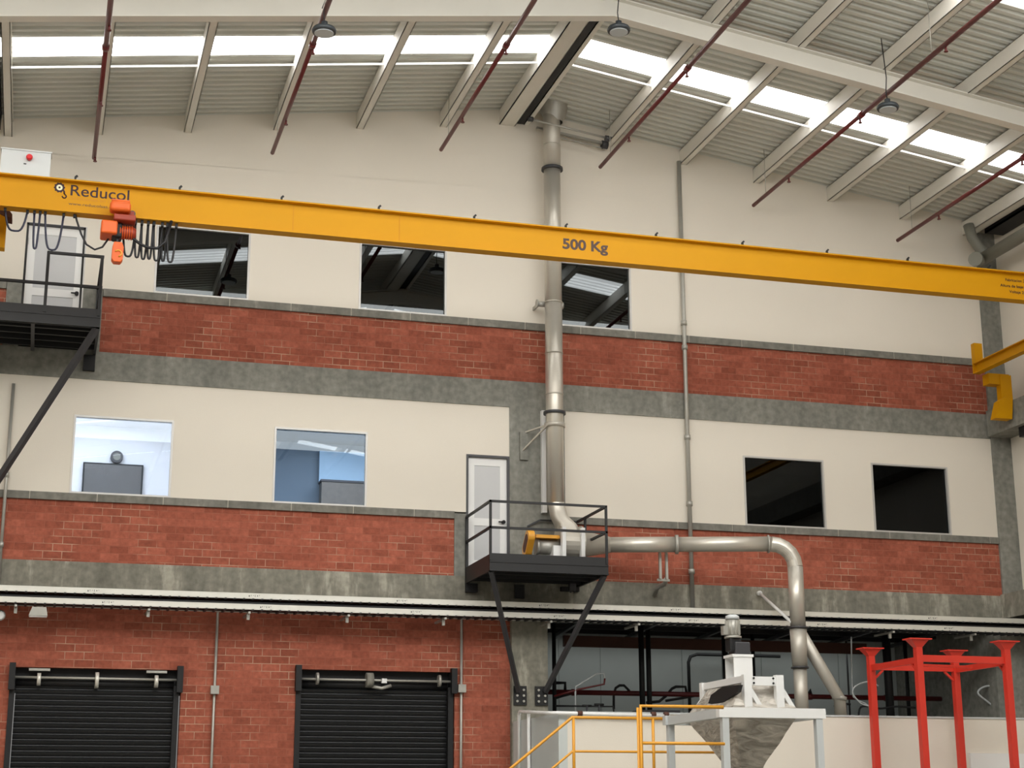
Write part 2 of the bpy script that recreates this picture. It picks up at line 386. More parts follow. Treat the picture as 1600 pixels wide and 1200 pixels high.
# purlins (C sections running to the end wall)
def purlin(x, label, y1=YW, dw=.14, dh=.30, mir=1):
    z = roofz(x) - .015 - (.1405 * dw)
    mb = MB(); t = .012
    mb.box(x, x + t, YF, y1, z - dh, z)                         # web
    mb.box(x, x + dw * mir, YF, y1, z - dh, z - dh + t)         # bottom flange
    mb.box(x, x + dw * mir, YF, y1, z - t, z)
    mb.box(x + (dw - t) * mir, x + dw * mir, YF, y1, z - dh, z - dh + .03)
    o = mb.build('roof_purlin', 'purlin'); tag(o, label, 'purlin', 'roof purlins'); return o
ordw = ['first', 'second', 'third', 'fourth', 'fifth', 'sixth', 'seventh', 'eighth', 'ninth', 'tenth']
for i, x in enumerate((6.86, 5.22, 3.64, 1.99, .40, -1.17)):
    purlin(x, 'white steel roof purlin, %s one left of the black ridge slot' % ordw[i])
for i, x in enumerate((10.26, 11.85, 13.45, 15.1, 16.75, 18.22)):
    purlin(x, 'white steel roof purlin, %s one right of the black ridge slot' % ordw[i], dw=.14 if i < 5 else .22)
# ridge purlins and slot
mb = MB(); z = roofz(8.1) - .02
mb.box(8.06, 8.08, YF, YW, z - .30, z); mb.box(8.06, 8.38, YF, YW, z - .30, z - .285); mb.box(8.37, 8.38, YF, YW, z - .30, z)
tag(mb.build('roof_purlin', 'purlin'), 'wide white ridge purlin left of the black ridge slot', 'purlin', 'roof purlins')
mb = MB(); z = roofz(8.6) - .02
mb.box(8.56, 8.575, YF, YW, z - .3, z); mb.box(8.56, 8.66, YF, YW, z - .30, z - .285)
tag(mb.build('roof_purlin', 'purlin'), 'narrow white ridge purlin right of the black ridge slot', 'purlin', 'roof purlins')
tag(MB().box(8.385, 8.555, YF, YW - .02, 14.80, 14.83).build('ridge_gap_shade', 'blackmatte'), 'black strip put in as the shade of the slot between the two ridge purlins', 'shade strip')  # black strip stands in for the shade in the ridge gap
# rafters (portal frames)
def rafter(yf, label):
    mb = MB()
    for side in (-1, 1):
        xs = (XL, RX) if side < 0 else (RX, XR)
        def strip(y0, y1, d0, d1):
            (xa, xb) = xs
            mb.add([(x, y, roofz(x) - dd) for x in (xa, xb) for y in (y0, y1) for dd in (d0, d1)],
                   [(0, 1, 3, 2), (4, 6, 7, 5), (0, 4, 5, 1), (2, 3, 7, 6), (0, 2, 6, 4), (1, 5, 7, 3)])
        strip(yf + .09, yf + .11, .345, .66); strip(yf, yf + .20, .32, .345); strip(yf, yf + .20, .66, .685)
    tag(mb.build('roof_rafter', 'purlin'), label, 'rafter', 'portal rafters')
rafter(23.35, 'white steel portal rafter crossing the whole top of the view under the roof')
rafter(17.85, 'white steel portal rafter one bay nearer than the one in view')
for yy, nm in ((12.35, 'two bays'), (6.85, 'three bays'), (1.35, 'four bays')): rafter(yy, 'white steel portal rafter %s nearer than the one in view' % nm)
# sag rods: thin white rods between purlins just beyond the skylight
for side in (-1, 1):
    xs = [-1.17, .40, 1.99, 3.64, 5.22, 6.86, 8.06] if side < 0 else [8.66, 10.26, 11.85, 13.45, 15.1, 16.75, 18.22]
    for i in range(6):
        a, b = xs[i], xs[i + 1]
        o = MB().bar((a + .012 * (side > 0), 26.2, roofz(a) - .2), (b, 26.2, roofz(b) - .2), .02, .035).build('sag_rod', 'white')
        k = (5 - i) if side < 0 else i
        tag(o, 'thin white sag rod beside the skylight, %s bay %s of the ridge' % (ordw[k], 'left' if side < 0 else 'right'), 'rod', 'sag rods between purlins')

# rooms behind the windows
def room(name, x0, x1, y1, z0, z1, m, back=None):
    y0 = YW + .2
    mb = MB()
    mb.box(x0, x1, y1, y1 + .1, z0, z1); mb.box(x0 - .1, x0, y0, y1, z0, z1); mb.box(x1, x1 + .1, y0, y1, z0, z1)
    mb.box(x0, x1, y0, y1, z0 - .1, z0); mb.box(x0, x1, y0, y1, z1, z1 + .1)
    return struct(name, mb, m)
room('wall_room_upper', -1.5, 12.2, 32.5, 9.7, 12.9, 'roomwall_shade')
room('wall_room_lit', -.4, 2.9, 31.2, 6.0, 8.75, 'roomwall_lit')
room('wall_room_blue', 3.2, 7.3, 31.6, 6.0, 8.75, 'roomwall_blue')
room('wall_room_dark', 12.3, 18.3, 32.0, 6.0, 8.75, 'roomwall_shade')
struct('wall_room_lobby', MB().box(7.35, 8.4, 30.2, 30.3, 5.8, 8.6), 'roomwall_shade')
o = MB().box(.0, 1.9, 29.15, 30.3, 8.70, 8.74).build('ceiling_lamp', 'ceil_lamp_soft'); tag(o, 'bluish white ceiling panel lamp inside the brightly lit office', 'lamp')
o = MB().box(3.9, 6.4, 29.1, 30.0, 8.71, 8.745).build('ceiling_lamp', 'ceil_lamp'); tag(o, 'small ceiling lamp inside the dim blue office', 'lamp')

# windows
def window(n, h, glass):
    x0, x1, z0, z1 = h; t = .035
    root = thing('window_%d' % n, ((x0 + x1) / 2, YW, z0), None, None); root['kind'] = 'structure'
    mb = MB(); y0, y1 = YW - .012, YW + .07
    mb.box(x0, x1, y0, y1, z0, z0 + t); mb.box(x0, x1, y0, y1, z1 - t, z1); mb.box(x0, x0 + t, y0, y1, z0 + t, z1 - t); mb.box(x1 - t, x1, y0, y1, z0 + t, z1 - t)
    mb.build('window_frame', 'alu', root)
    MB().box(x0 + t, x1 - t, YW + .045, YW + .051, z0 + t, z1 - t).build('window_pane', glass, root)
k = 1
for h in W_UP: window(k, h, 'glass_dark'); k += 1
for h in W_LO: window(k, h, 'glass_clear' if h[0] < 5 else 'glass_black'); k += 1

# office contents seen through the lit windows
a = P(131, 718, Y=30.9); b = P(223, 771, Y=30.9)
tv = thing('wall_screen', ((a.x + b.x) / 2, 31.15, b.z - .3), 'dark wide screen on the wall behind the lit office window', 'screen')
MB().box(a.x, b.x, 31.12, 31.2, b.z - .25, a.z).build('housing', 'blackmatte', tv)
MB().box(a.x + .03, b.x - .03, 31.11, 31.12, b.z - .22, a.z - .03).build('display', 'screen', tv)
c0 = P(183, 712, Y=31.0)
ck = thing('wall_clock', (c0.x, 31.2, c0.z - .1), 'round grey dial on the office wall just above the dark screen', 'clock')
MB().tube([(c0.x, 31.2, c0.z), (c0.x, 31.09, c0.z)], .115, 28).build('clock_case', 'brace', ck)
MB().tube([(c0.x, 31.089, c0.z), (c0.x, 31.08, c0.z)], .07, 28).build('clock_face', 'gutter', ck)
a = P(503, 700, Y=31.2); b = P(590, 755, Y=31.2)
tag(MB().box(a.x, b.x + .6, 31.45, 31.5, b.z, a.z).build('window_blind', 'blind'), 'pale blue blind above the wooden cabinet in the blue office', 'blind')
cb = thing('office_cabinet', ((a.x + b.x) / 2, 31.3, 6.0), 'grey wooden cabinet below the pale blue blind in the blue office', 'cabinet')
MB().box(a.x, b.x + .3, 31.1, 31.4, 6.0, b.z - .04).build('body', 'wood', cb)
MB().box(a.x - .02, b.x + .32, 31.08, 31.42, b.z - .04, b.z).build('top', 'brace', cb)

# doors
def door(n, h, handle_right=True):
    x0, x1, z0, z1 = h; root = thing('door_%d' % n, ((x0 + x1) / 2, YW, z0), None, None); root['kind'] = 'structure'
    mb = MB(); t = .04
    mb.box(x0, x0 + t, YW - .01, YW + .15, z0, z1); mb.box(x1 - t, x1, YW - .01, YW + .15, z0, z1); mb.box(x0 + t, x1 - t, YW - .01, YW + .15, z1 - t, z1)
    mb.build('door_frame', 'brace' if n == 2 else 'alu', root)
    mb = MB(); a, b = x0 + t, x1 - t; y0, y1 = YW + .05, YW + .09; s = .13; mid = z0 + .86
    mb.box(a, a + s, y0, y1, z0, z1 - t); mb.box(b - s, b, y0, y1, z0, z1 - t); mb.box(a + s, b - s, y0, y1, z1 - t - .15, z1 - t); mb.box(a + s, b - s, y0, y1, z0, z0 + .15); mb.box(a + s, b - s, y0, y1, mid - .07, mid + .07)
    leaf = mb.build('door_leaf', 'white', root)
    MB().box(a + s, b - s, y0 + .012, y1 - .008, mid + .07, z1 - t - .15).build('upper_panel', 'frost', root)
    MB().box(a + s, b - s, y0 + .012, y1 - .008, z0 + .15, mid - .07).build('lower_panel', 'frost', root)
    hx = b - .07
    MB().tube([(hx, y0, mid + .01), (hx, y0 - .06, mid + .01)], .035, 12).tube([(hx + .01, y0 - .055, mid + .01), (hx - .1, y0 - .055, mid + .01)], .014, 8).build('door_handle', 'blackmatte', root)
    for zz in (z0 + .25, z1 - .4): MB().tube([(a - .005, y0 - .012, zz), (a - .005, y0 - .012, zz + .12)], .012, 8).build('hinge', 'galv', root)
door(1, DOOR_U); door(2, DOOR_L)

# roller shutters
def shutter(h, label, style):
    x0, x1, z0, z1 = h; root = thing('roller_shutter', ((x0 + x1) / 2, YW + .1, 0), label, 'roller shutter')
    top = z1 - .32
    # corrugated curtain
    n = int(top / .092); vs = []
    ys = YW + .07
    for i in range(n + 1):
        z = i * .092
        for zz, dy in ((z, .034), (z + .03, .014), (z + .058, 0), (z + .078, .034), (z + .084, .036)):
            for x in (x0 + .1, x1 - .12): vs.append((x, ys + dy, min(zz, top + .1)))
    m = len(vs) // 2
    cur = MB().add(vs, [(2 * i, 2 * i + 1, 2 * i + 3, 2 * i + 2) for i in range(m - 1)]); thick(cur.build('curtain', 'shutter', root), .003)
    for x in (x0 + .03, x1 - .09): MB().box(x - .03, x + .06, YW - .03, YW + .12, 0, top + .05).build('guide_rail', 'blackmatte', root)
    MB().box(x0, x1, YW + .17, YW + .19, top - .1, z1).build('back_plate', 'blackmatte', root)
    for x in (x0 - .02, x1 - .08): MB().box(x, x + .10, YW - .14, YW + .16, z1 - .38, z1 + .06).build('end_bracket', 'blackmatte', root)
    MB().tube([(x0 + .05, YW - .02, z1 - .17), (x1 - .08, YW - .02, z1 - .17)], .022, 10).build('shaft', 'galv', root)
    MB().tube([(x0 + .1, YW + .11, z1 - .24), (x1 - .12, YW + .11, z1 - .24)], .075, 16).build('barrel', 'blackmatte', root)
    W = x1 - x0
    if style == 1:
        for fx, hh in ((.165, .17), (.5, .23), (.85, .17)): MB().tube([(x0 + W * fx - .03, YW - .02, z1 - .2), (x0 + W * fx + .03, YW - .02, z1 - .2)], hh / 2 + .02, 18).build('drum', 'tray', root)
        for fx in (.165, .85): MB().box(x0 + W * fx - .17, x0 + W * fx + .17, YW - .04, YW + .05, z1 - .06, z1 - .02).build('top_plate', 'galv', root)
    else:
        for fx, hh in ((.13, .15), (.9, .15)): MB().tube([(x0 + W * fx - .022, YW - .02, z1 - .16), (x0 + W * fx + .022, YW - .02, z1 - .16)], hh / 2 + .03, 18).build('drum', 'galv', root)
        MB().tube([(x0 + W * .455 - .06, YW - .03, z1 - .17), (x0 + W * .455 + .06, YW - .03, z1 - .17)], .13, 20).build('motor', 'coping', root, 'dusty grey motor drum')
        MB().box(x0 + W * .53, x0 + W * .53 + .09, YW - .08, YW, z1 - .22, z1 - .14).build('switch_box', 'white', root)
        MB().tube([(x0 + W * .47, YW - .05, z1 - .28), (x0 + W * .53, YW - .07, z1 - .31), (x0 + W * .59, YW - .05, z1 - .26)], .03, 8).build('chain_guide', 'galv', root)
shutter(SH1, 'black roller shutter in the brick wall at the far left, with three pale drums', 1)
shutter(SH2, 'black roller shutter in the brick wall left of the concrete column, with a grey motor', 2)

# ------------------------------------------------------------ recess behind the low white wall
R0, R1, RY = 8.95, 18.35, 33.0
mb = MB()
for i in range(12):
    a = R0 - 1.2 + i * .92; mb.box(a + .008, a + .912, RY, RY + .06, 2.4, 5.6)
mb.box(R0 - 1.5, R1 + .2, RY + .02, RY + .1, 2.4, 5.6)
struct('wall_recess_back', mb, 'innerwall')
struct('wall_recess_left', MB().box(R0 - 1.6, R0 - 1.5, YW + .2, RY, 2.4, 5.6), 'innerwall')
struct('wall_recess_right', MB().box(R1, R1 + .15, YW + .2, RY, 2.4, 5.6), 'concrete')
struct('ceiling_recess', MB().box(R0 - 1.6, R1 + .1, YW + .2, RY, 5.55, 5.65), 'blackmatte')
struct('floor_recess', MB().box(8.43, XR - .02, LY + .15, YW - .13, 3.1, 3.2).box(R0, R1 + .1, YW - .13, RY, 3.1, 3.2), 'floor')
for i in range(4):
    yy = 29.5 + i * .85
    o = MB().box(R0 - 1, R1, yy, yy + .07, 5.2, 5.5).build('ceiling_joist', 'blackmatte'); tag(o, 'black steel joist above the recess, %s one back from the trays' % ordw[i], 'joist', 'recess ceiling joists')
for i in range(6):
    xx = 9.8 + i * 1.55
    o = MB().bar((xx, 29.2, 5.17), (xx + .5, 32.6, 5.17), .07, .07).build('cross_brace', 'brace'); tag(o, 'dark slanting tie under the recess ceiling, %s from the concrete column' % ordw[i], 'brace', 'recess ceiling ties')
a = P(895, 1003, Y=31.8)
tag(MB().box(a.x - .2, 17.0, 31.75, 31.85, 4.90, 5.12).build('steel_beam', 'brownbeam'), 'rusty brown horizontal beam at the back of the dark recess', 'beam')
# vertical black pipes and red main in the recess
for i, (px, yy, rr, m, lab) in enumerate(((1003, 30.6, .055, 'blackmatte', 'left of the two thick black pipes behind the yellow rail corner'), (1014, 30.6, .05, 'blackmatte', 'right of the two thick black pipes behind the yellow rail corner'),
        (1134, 30.9, .06, 'blackmatte', 'black vertical pipe behind the hopper motor'), (1388, 30.4, .085, 'blackmatte', 'thickest black vertical pipe, behind the left half of the red rack'),
        (1417, 31.5, .04, 'blackmatte', 'thin black vertical pipe just left of the tall front rack post'), (866, 30.8, .04, 'blackmatte', 'black vertical pipe beside the concrete column foot'),
        (1178, 31.8, .04, 'blackmatte', 'black vertical pipe between hopper motor and steel duct'), (1325, 32.0, .02, 'brace', 'thin grey vertical pipe right of the slanting duct branch'))):
    q = P(px, 1060, Y=yy)
    tag(MB().tube([(q.x, yy, 3.1), (q.x, yy, 5.25)], rr, 12).build('vertical_pipe', m), lab, 'pipe', 'recess pipes')
q = P(1139, 1070, Y=32.4)
tag(MB().tube([(q.x - .9, 32.4, 3.1), (q.x - .9, 32.4, 4.7), (q.x - .85, 32.4, 4.82), (q.x - .7, 32.4, 4.87), (q.x + 1.2, 32.4, 4.87)], .035, 10).build('bent_pipe', 'blackmatte'), 'black bent pipe turning right behind the hopper', 'pipe')
a = P(864, 1079, Y=31.0); b = P(1560, 1082, Y=31.0)
rm = thing('red_fire_main', (a.x, 31.0, a.z - .06), 'dark red horizontal fire main across the recess', 'pipe')
MB().tube([(a.x - .3, 31.0, 3.93), (R1 - .1, 31.0, 3.93)], .05, 12).build('pipe', 'redpipe', rm)
for px in (897, 1110, 1265, 1385):
    q = P(px, 1085, Y=31.0); MB().tube([(q.x - .05, 31, 3.93), (q.x + .05, 31, 3.93)], .066, 12).build('coupling', 'redpipe', rm)
def hose(pts, y, rad, m, lab, name='hose', smooth=True):
    ps = [P(px, py, Y=y) for px, py in pts]
    if smooth:
        out = []
        for i in range(len(ps) - 1):
            p0, p1, p2, p3 = ps[max(i - 1, 0)], ps[i], ps[i + 1], ps[min(i + 2, len(ps) - 1)]
            for k in range(6):
                t = k / 6; out.append(.5 * ((2 * p1) + (p2 - p0) * t + (2 * p0 - 5 * p1 + 4 * p2 - p3) * t * t + (3 * p1 - p0 - 3 * p2 + p3) * t ** 3))
        out.append(ps[-1]); ps = out
    return tag(MB().tube(ps, rad, 8).build(name, m), lab, 'hose', 'recess hoses')
ph = thing('bent_hose', (11.2, 29.6, 3.2), 'pale grey bent hose rising over the red main near the column', 'hose', 'recess hoses')
for nm_, m_, ps_ in (('grey_tube', 'lightgrey', ((899, 1125), (899, 1073), (932, 1053), (943, 1052), (945, 1060))), ('red_tube', 'redpipe', ((945, 1060), (944, 1069), (905, 1077), (866, 1088)))):
    MB().tube([P(x_, y_, Y=29.6) for x_, y_ in ps_], .019, 8).build(nm_, m_, ph)
def branch(ps_, rad):
    k = [P(x_, y_, Y=31.0) for x_, y_ in ps_]; MB().tube(k, rad, 8).build('branch_hose', 'blackmatte', rm)
branch([(868, 1067), (883, 1067), (883, 1080)], .032)
branch([(959, 1108), (959, 1085), (962, 1075), (968, 1071), (975, 1071), (982, 1078), (986, 1084)], .026)
branch([(1010, 1098), (1030, 1096), (1040, 1088), (1050, 1076), (1056, 1073), (1071, 1073), (1073, 1084)], .028)
branch([(1040, 1095), (1070, 1090), (1092, 1086)], .026); branch([(864, 1092), (880, 1087), (900, 1082)], .026)
branch([(1262, 1086), (1266, 1078), (1268, 1088)], .03)
hose([(1330, 995), (1332, 1078), (1338, 1092), (1358, 1105), (1361, 1136)], 29.5, .014, 'lightgrey', 'thin pale hose hanging left of the red rack')
hose([(1372, 1072), (1360, 1065), (1340, 1070), (1332, 1082), (1345, 1099), (1362, 1107), (1367, 1138)], 29.3, .016, 'lightgrey', 'pale curled hose behind the left rack post')
hose([(1558, 1071), (1538, 1073), (1528, 1083), (1545, 1098), (1560, 1112), (1564, 1144)], 29.3, .02, 'lightgrey', 'pale S shaped hose near the right rack post')
hose([(1430, 1106), (1400, 1104), (1375, 1107), (1345, 1105), (1342, 1137)], 29.7, .02, 'blackmatte', 'black low hose behind the left side of the red rack')
hose([(868, 1103), (958, 1104), (961, 1127)], 29.4, .018, 'blackmatte', 'thin black level tube above the low wall near the column', smooth=False)
for px, py in ((917, 1103), (936, 1101), (1322, 1100), (1310, 1103)):
    q = P(px, py, Y=29.2)
    v = thing('valve', (q.x, 29.2, 3.34), 'small dark valve standing behind the low wall, at its %s' % {917: 'left end nearer the column', 936: 'left end farther from the column', 1322: 'middle right of the branch', 1310: 'middle beside the branch'}[px], 'valve', 'valves behind the low wall')
    MB().tube([(q.x, 29.2, 3.1), (q.x, 29.2, q.z)], .02, 8).build('stem', 'brace', v); MB().tube([(q.x - .09, 29.2, q.z), (q.x + .09, 29.2, q.z)], .022, 8).build('handle', 'blackmatte', v)
tag(MB().box(11.2, 12.0, 30, 30.5, 3.1, 3.55).build('machine_box', 'brace'), 'low dark box behind the wall beside the arched hose', 'box')
# white pipe along the top of the low room
t = thing('wall_pipe', (8.2, 27.5, 0), 'white pipe rising beside the concrete column and along the top of the low wall', 'pipe')
a = P(811, 1112, Y=28.2); c1 = P(866, 1114, Y=25.93); c2 = P(1046, 1119, Y=25.93)
MB().tube([(a.x, 28.2, 0.0), (a.x, 28.2, a.z - .06), (a.x, 28.14, a.z), (c1.x - .05, 25.99, c1.z), (c1.x, 25.93, c1.z), (c2.x, 25.93, c2.z)], .03, 10).build('pipe', 'white', t)
c3 = P(826, 1115, Y=27.55); MB().tube([(c3.x, 27.55, 0.0), (c3.x, 27.55, c3.z)], .03, 10).build('drop_pipe', 'white', t)
for px in (905, 1020, 1040):
    q = P(px, 1117, Y=25.93); MB().tube([(q.x - .03, 25.93, c1.z), (q.x + .05, 25.93, c1.z)], .042, 10).build('coupling', 'brownbeam', t)
trim(MB().box(8.25, XR - .02, LY - .015, LY + .16, LZ, LZ + .03), 'lightgrey')

# ------------------------------------------------------------ cable trays
def tray(z, y0, label, nm):
    root = thing('cable_tray', (6, y0, z), label, 'cable tray', 'galvanised cable trays'); x0, x1 = XL + .1, XR - .05
    MB().box(x0, x1, y0, y0 + .003, z, z + .10).box(x0, x1, y0, y0 + .02, z + .097, z + .10).box(x0, x1, y0, y0 + .02, z, z + .003).build('front_rail', 'tray', root)
    MB().box(x0, x1, y0 + .45, y0 + .453, z, z + .10).build('rear_rail', 'tray', root)
    mb = MB(); x = x0
    while x < x1: mb.box(x, x + .035, y0, y0 + .45, z - .012, z + .012); x += .155
    o = mb.build('rungs', 'brace', root); o['kind'] = 'stuff'
    MB().box(x0, x1, y0 + .02, y0 + .44, z + .015, z + (.045 if nm == 1 else .13)).build('gap_shade_fill', 'blackmatte', root)  # flat black slab added so the gap between the rails reads as dark
    for j, (cy, cr) in enumerate(((.12, .025), (.22, .03), (.31, .02))): MB().tube([(x0, y0 + cy, z + (.06 if nm == 1 else .14)), (x1, y0 + cy, z + (.06 if nm == 1 else .14))], cr, 8).build('cable', 'rubber', root)
    return root
t1 = tray(5.185, 28.1, 'upper of the two long galvanised cable trays below the lower concrete band', 1)
t2 = tray(5.0, 28.1, 'lower of the two long galvanised cable trays below the lower concrete band', 2)
def marks(root, z, pxs, py):
    for px in pxs:
        q = P(px, py, Y=28.1)
        mb = MB()
        for k in range(6): mb.box(q.x - .09 + k * .035, q.x - .09 + k * .035 + (.006 if k % 2 else .014), 28.094, 28.1, z + .035 + .01 * (k % 3), z + .06 + .008 * (k % 2))
        mb.build('splice_holes', 'blackmatte', root)
marks(t1, 5.185, (145, 397, 628, 850, 1055, 1250, 1455), 935)
marks(t2, 5.0, (168, 415, 650, 873, 1083, 1283, 1480), 950)
for i, px in enumerate((24, 231, 387, 541, 691, 855, 991, 1385, 1511)):
    q = P(px, 960, Y=28.3); b = thing('tray_bracket', (q.x, 28.4, 4.8), 'small steel cantilever bracket under the cable trays, %s from the left' % ordw[i], 'bracket', 'brackets under the cable trays')
    MB().box(q.x - .02, q.x + .02, 28.05, YW - .12 if 8.2 < q.x < 9 else YW, 4.93, 4.965).build('arm', 'galv', b); MB().box(q.x - .025, q.x + .025, 28.2, 28.24, 4.84, 4.96).build('upright', 'galv', b)
# floodlight and round speaker at lower left
q = P(60, 955, Y=28.2)
fl = thing('floodlight', (q.x, 28.2, q.z - .1), 'small boxy floodlight hanging under the cable trays at the left', 'lamp')
MB().prism([(q.x - .1, q.z + .06), (q.x + .12, q.z + .06), (q.x + .15, q.z - .08), (q.x - .15, q.z - .08)], 'y', 28.1, 28.3).build('housing', 'galv', fl)
MB().box(q.x - .14, q.x + .14, 28.12, 28.28, q.z - .10, q.z - .08).build('lens', 'white', fl)
q = P(0, 962, Y=28.4)
tag(MB().tube([(q.x, 28.45, q.z), (q.x, 28.35, q.z)], [.07, .09], 20).tube([(q.x, 28.35, q.z), (q.x, 28.33, q.z)], [.09, .05], 20).build('round_speaker', 'white'), 'round white dome at the left edge below the trays', 'speaker')

# ------------------------------------------------------------ conduits on the wall
def conduit(x, z0, z1, y, rad, lab, m='galv', clips=()):
    t = thing('wall_conduit', (x, y, z0), lab, 'conduit', 'steel conduits on the wall')
    MB().tube([(x, y, z0), (x, y, z1)], rad, 10).build('tube', m, t)
    for zc in clips: MB().tube([(x, y, zc), (x, y, zc + .09)], rad * 1.45, 10).build('coupling', m, t)
    return t
conduit(11.80, 5.30, 14.35, 28.72, .042, 'long grey conduit running down the wall right of the steel stack', clips=(12.0, 10.9, 10.4, 8.6, 7.3, 6.0))
conduit(-.68, 5.3, 8.85, 28.74, .03, 'grey conduit at the far left behind the black diagonal brace', clips=(7.2, 6.0))
for x, lab in ((2.98, 'conduit with a junction box right of the left roller shutter'), (7.33, 'conduit with a junction box left of the concrete column')):
    c = conduit(x, 0.0, 5.04, 28.74, .024, 'thin vertical ' + lab)
    zb = 3.62 if x < 4 else 3.72
    MB().box(x - .07, x + .07, 28.66, 28.78, zb, zb + .14).build('junction_box', 'galv', c)
q = P(852, 640, Y=28.6); q2 = P(853, 800, Y=28.6)
tag(MB().box(q.x - .05, q.x + .04, 28.66, 28.76, q2.z, q.z).build('cable_duct', 'white'), 'narrow white vertical cable duct just left of the steel stack', 'duct')

# ------------------------------------------------------------ steel stack, fan and ducts
SX, SY, SR = 9.0, 28.35, .165
st = thing('exhaust_stack', (SX, SY, 7.2), 'tall shiny steel exhaust stack rising from the fan to the roof', 'duct')
MB().tube([(SX, SY, 7.15), (SX, SY, 11.0)], SR, 28).build('lower_tube', 'steel', st)
MB().tube([(SX, SY, 11.0), (SX, SY, 13.72)], SR * .985, 28).build('middle_tube', 'steel', st)
MB().tube([(SX, SY, 13.72), (SX, SY, 15.3)], SR * 1.02, 28).build('upper_tube', 'steel_rough', st)
for z in (13.70, 8.83): MB().tube([(SX, SY, z), (SX, SY, z + .05)], SR + .045, 28).build('flange', 'brace', st)
for z in (11.0, 10.0, 9.2, 14.2, 12.4): MB().tube([(SX, SY, z), (SX, SY, z + .025)], SR + .008, 28).build('seam', 'steel_rough', st)
MB().tube([(SX + .05, SY + .02, 14.72), (SX + .05, SY + .02, 15.16)], [SR + .01, SR + .17], 28, cap=False).build('roof_collar', 'galv', st)
MB().tube([(SX - .3, SY + .1, 11.0), (SX - .15, SY + .1, 11.0)], .055, 12).tube([(SX - .31, SY + .1, 11.0), (SX - .29, SY + .1, 11.0)], .085, 12).tube([(SX + .15, SY + .1, 11.0), (SX + .22, SY + .1, 11.0)], .07, 12).box(SX - .28, SX - .24, SY + .1, YW, 10.97, 11.03).build('wall_stub', 'galv', st)
mb = MB().tube([(SX, SY, 8.58), (SX, SY, 8.66)], SR + .03, 28); mb.bar((SX - .15, SY - .1, 8.62), (SX - .5, YW - .06, 8.2), .03); mb.bar((SX - .15, SY, 8.62), (SX - .45, YW - .06, 8.55), .03)
mb.build('clamp', 'steel_rough', st)
MB().box(SX - .56, SX - .40, YW - .07, YW - .022, 8.02, 8.55).build('wall_plate', 'concrete', st)
# fan on the platform
PZ = 5.96
fan = thing('exhaust_fan', (9.2, 28.1, PZ), 'steel centrifugal fan with yellow belt guard on the small black platform', 'fan')
fy = 28.15
def ring_y(cx, cy, cz, rad, n=24, a0=0, a1=2 * PI): return [(cy + rad * math.cos(a0 + (a1 - a0) * i / n), cz + rad * math.sin(a0 + (a1 - a0) * i / n)) for i in range(n)]
MB().prism(ring_y(0, fy, 6.38, .30), 'x', 9.02, 9.38).build('scroll_housing', 'steel_rough', fan)
mb = MB(); zz = [(6.45, .2, .27, 9.2, fy), (6.72, .16, .22, 9.14, fy + .04), (6.9, .15, .17, 9.06, SY - .02), (7.2, .155, .155, SX, SY)]
vs = []; NN = 24
for (z, hx, hy, cx, cy) in zz:
    tt = (z - 6.45) / .75
    for k in range(NN):
        an = 2 * PI * k / NN; cx_, sy_ = math.cos(an), math.sin(an); mm = max(abs(cx_), abs(sy_)); q_ = (1 - tt) / mm + tt
        vs.append((cx + hx * cx_ * q_, cy + hy * sy_ * q_, z))
mb.add(vs, [(i * NN + k, i * NN + (k + 1) % NN, (i + 1) * NN + (k + 1) % NN, (i + 1) * NN + k) for i in range(3) for k in range(NN)], True)
mb.build('outlet_transition', 'steel', fan)
MB().tube([(9.38, fy, 6.38), (9.40, fy, 6.38), (9.95, fy - .05, 6.38)], [.27, .25, .15], 24).build('inlet_cone', 'steel_rough', fan)
for x in (9.0, 9.40): MB().prism(ring_y(0, fy, 6.38, .33), 'x', x - .015, x + .01).build('side_plate', 'steel_rough', fan)
for x in (9.0, 9.36): MB().prism([(fy - .34, PZ), (fy - .22, PZ), (fy - .26, 6.62), (fy - .36, 6.62)], 'x', x - .05, x + .02).build('leg', 'white', fan)
MB().tube([(8.97, fy, 6.3), (8.6, fy, 6.3)], .14, 20).tube([(8.6, fy, 6.3), (8.55, fy, 6.3)], .15, 20).build('motor', 'galv', fan)
MB().box(8.5, 8.95, fy - .2, fy + .1, 6.43, 6.49).build('belt_plate', 'railyellow', fan)
MB().box(8.82, 8.98, fy - .22, fy + .2, PZ, 6.3).build('motor_base', 'white', fan)
cyl = []
for i in range(24):
    an = 2 * PI * i / 24; cyc, czc = (fy - .16, 6.44) if math.cos(an - 2.1) > 0 else (fy + .02, 6.24)
    cyl.append((cyc + .12 * math.cos(an), czc + .12 * math.sin(an)))
bg = MB().prism(cyl, 'x', 8.34, 8.46).build('belt_guard', 'railyellow', fan)
cyl2 = [((y - (fy - .07)) * .72 + fy - .07, (z - 6.34) * .72 + 6.34) for y, z in cyl]
MB().prism(cyl2, 'x', 8.335, 8.342).build('guard_opening', 'brownbeam', fan)
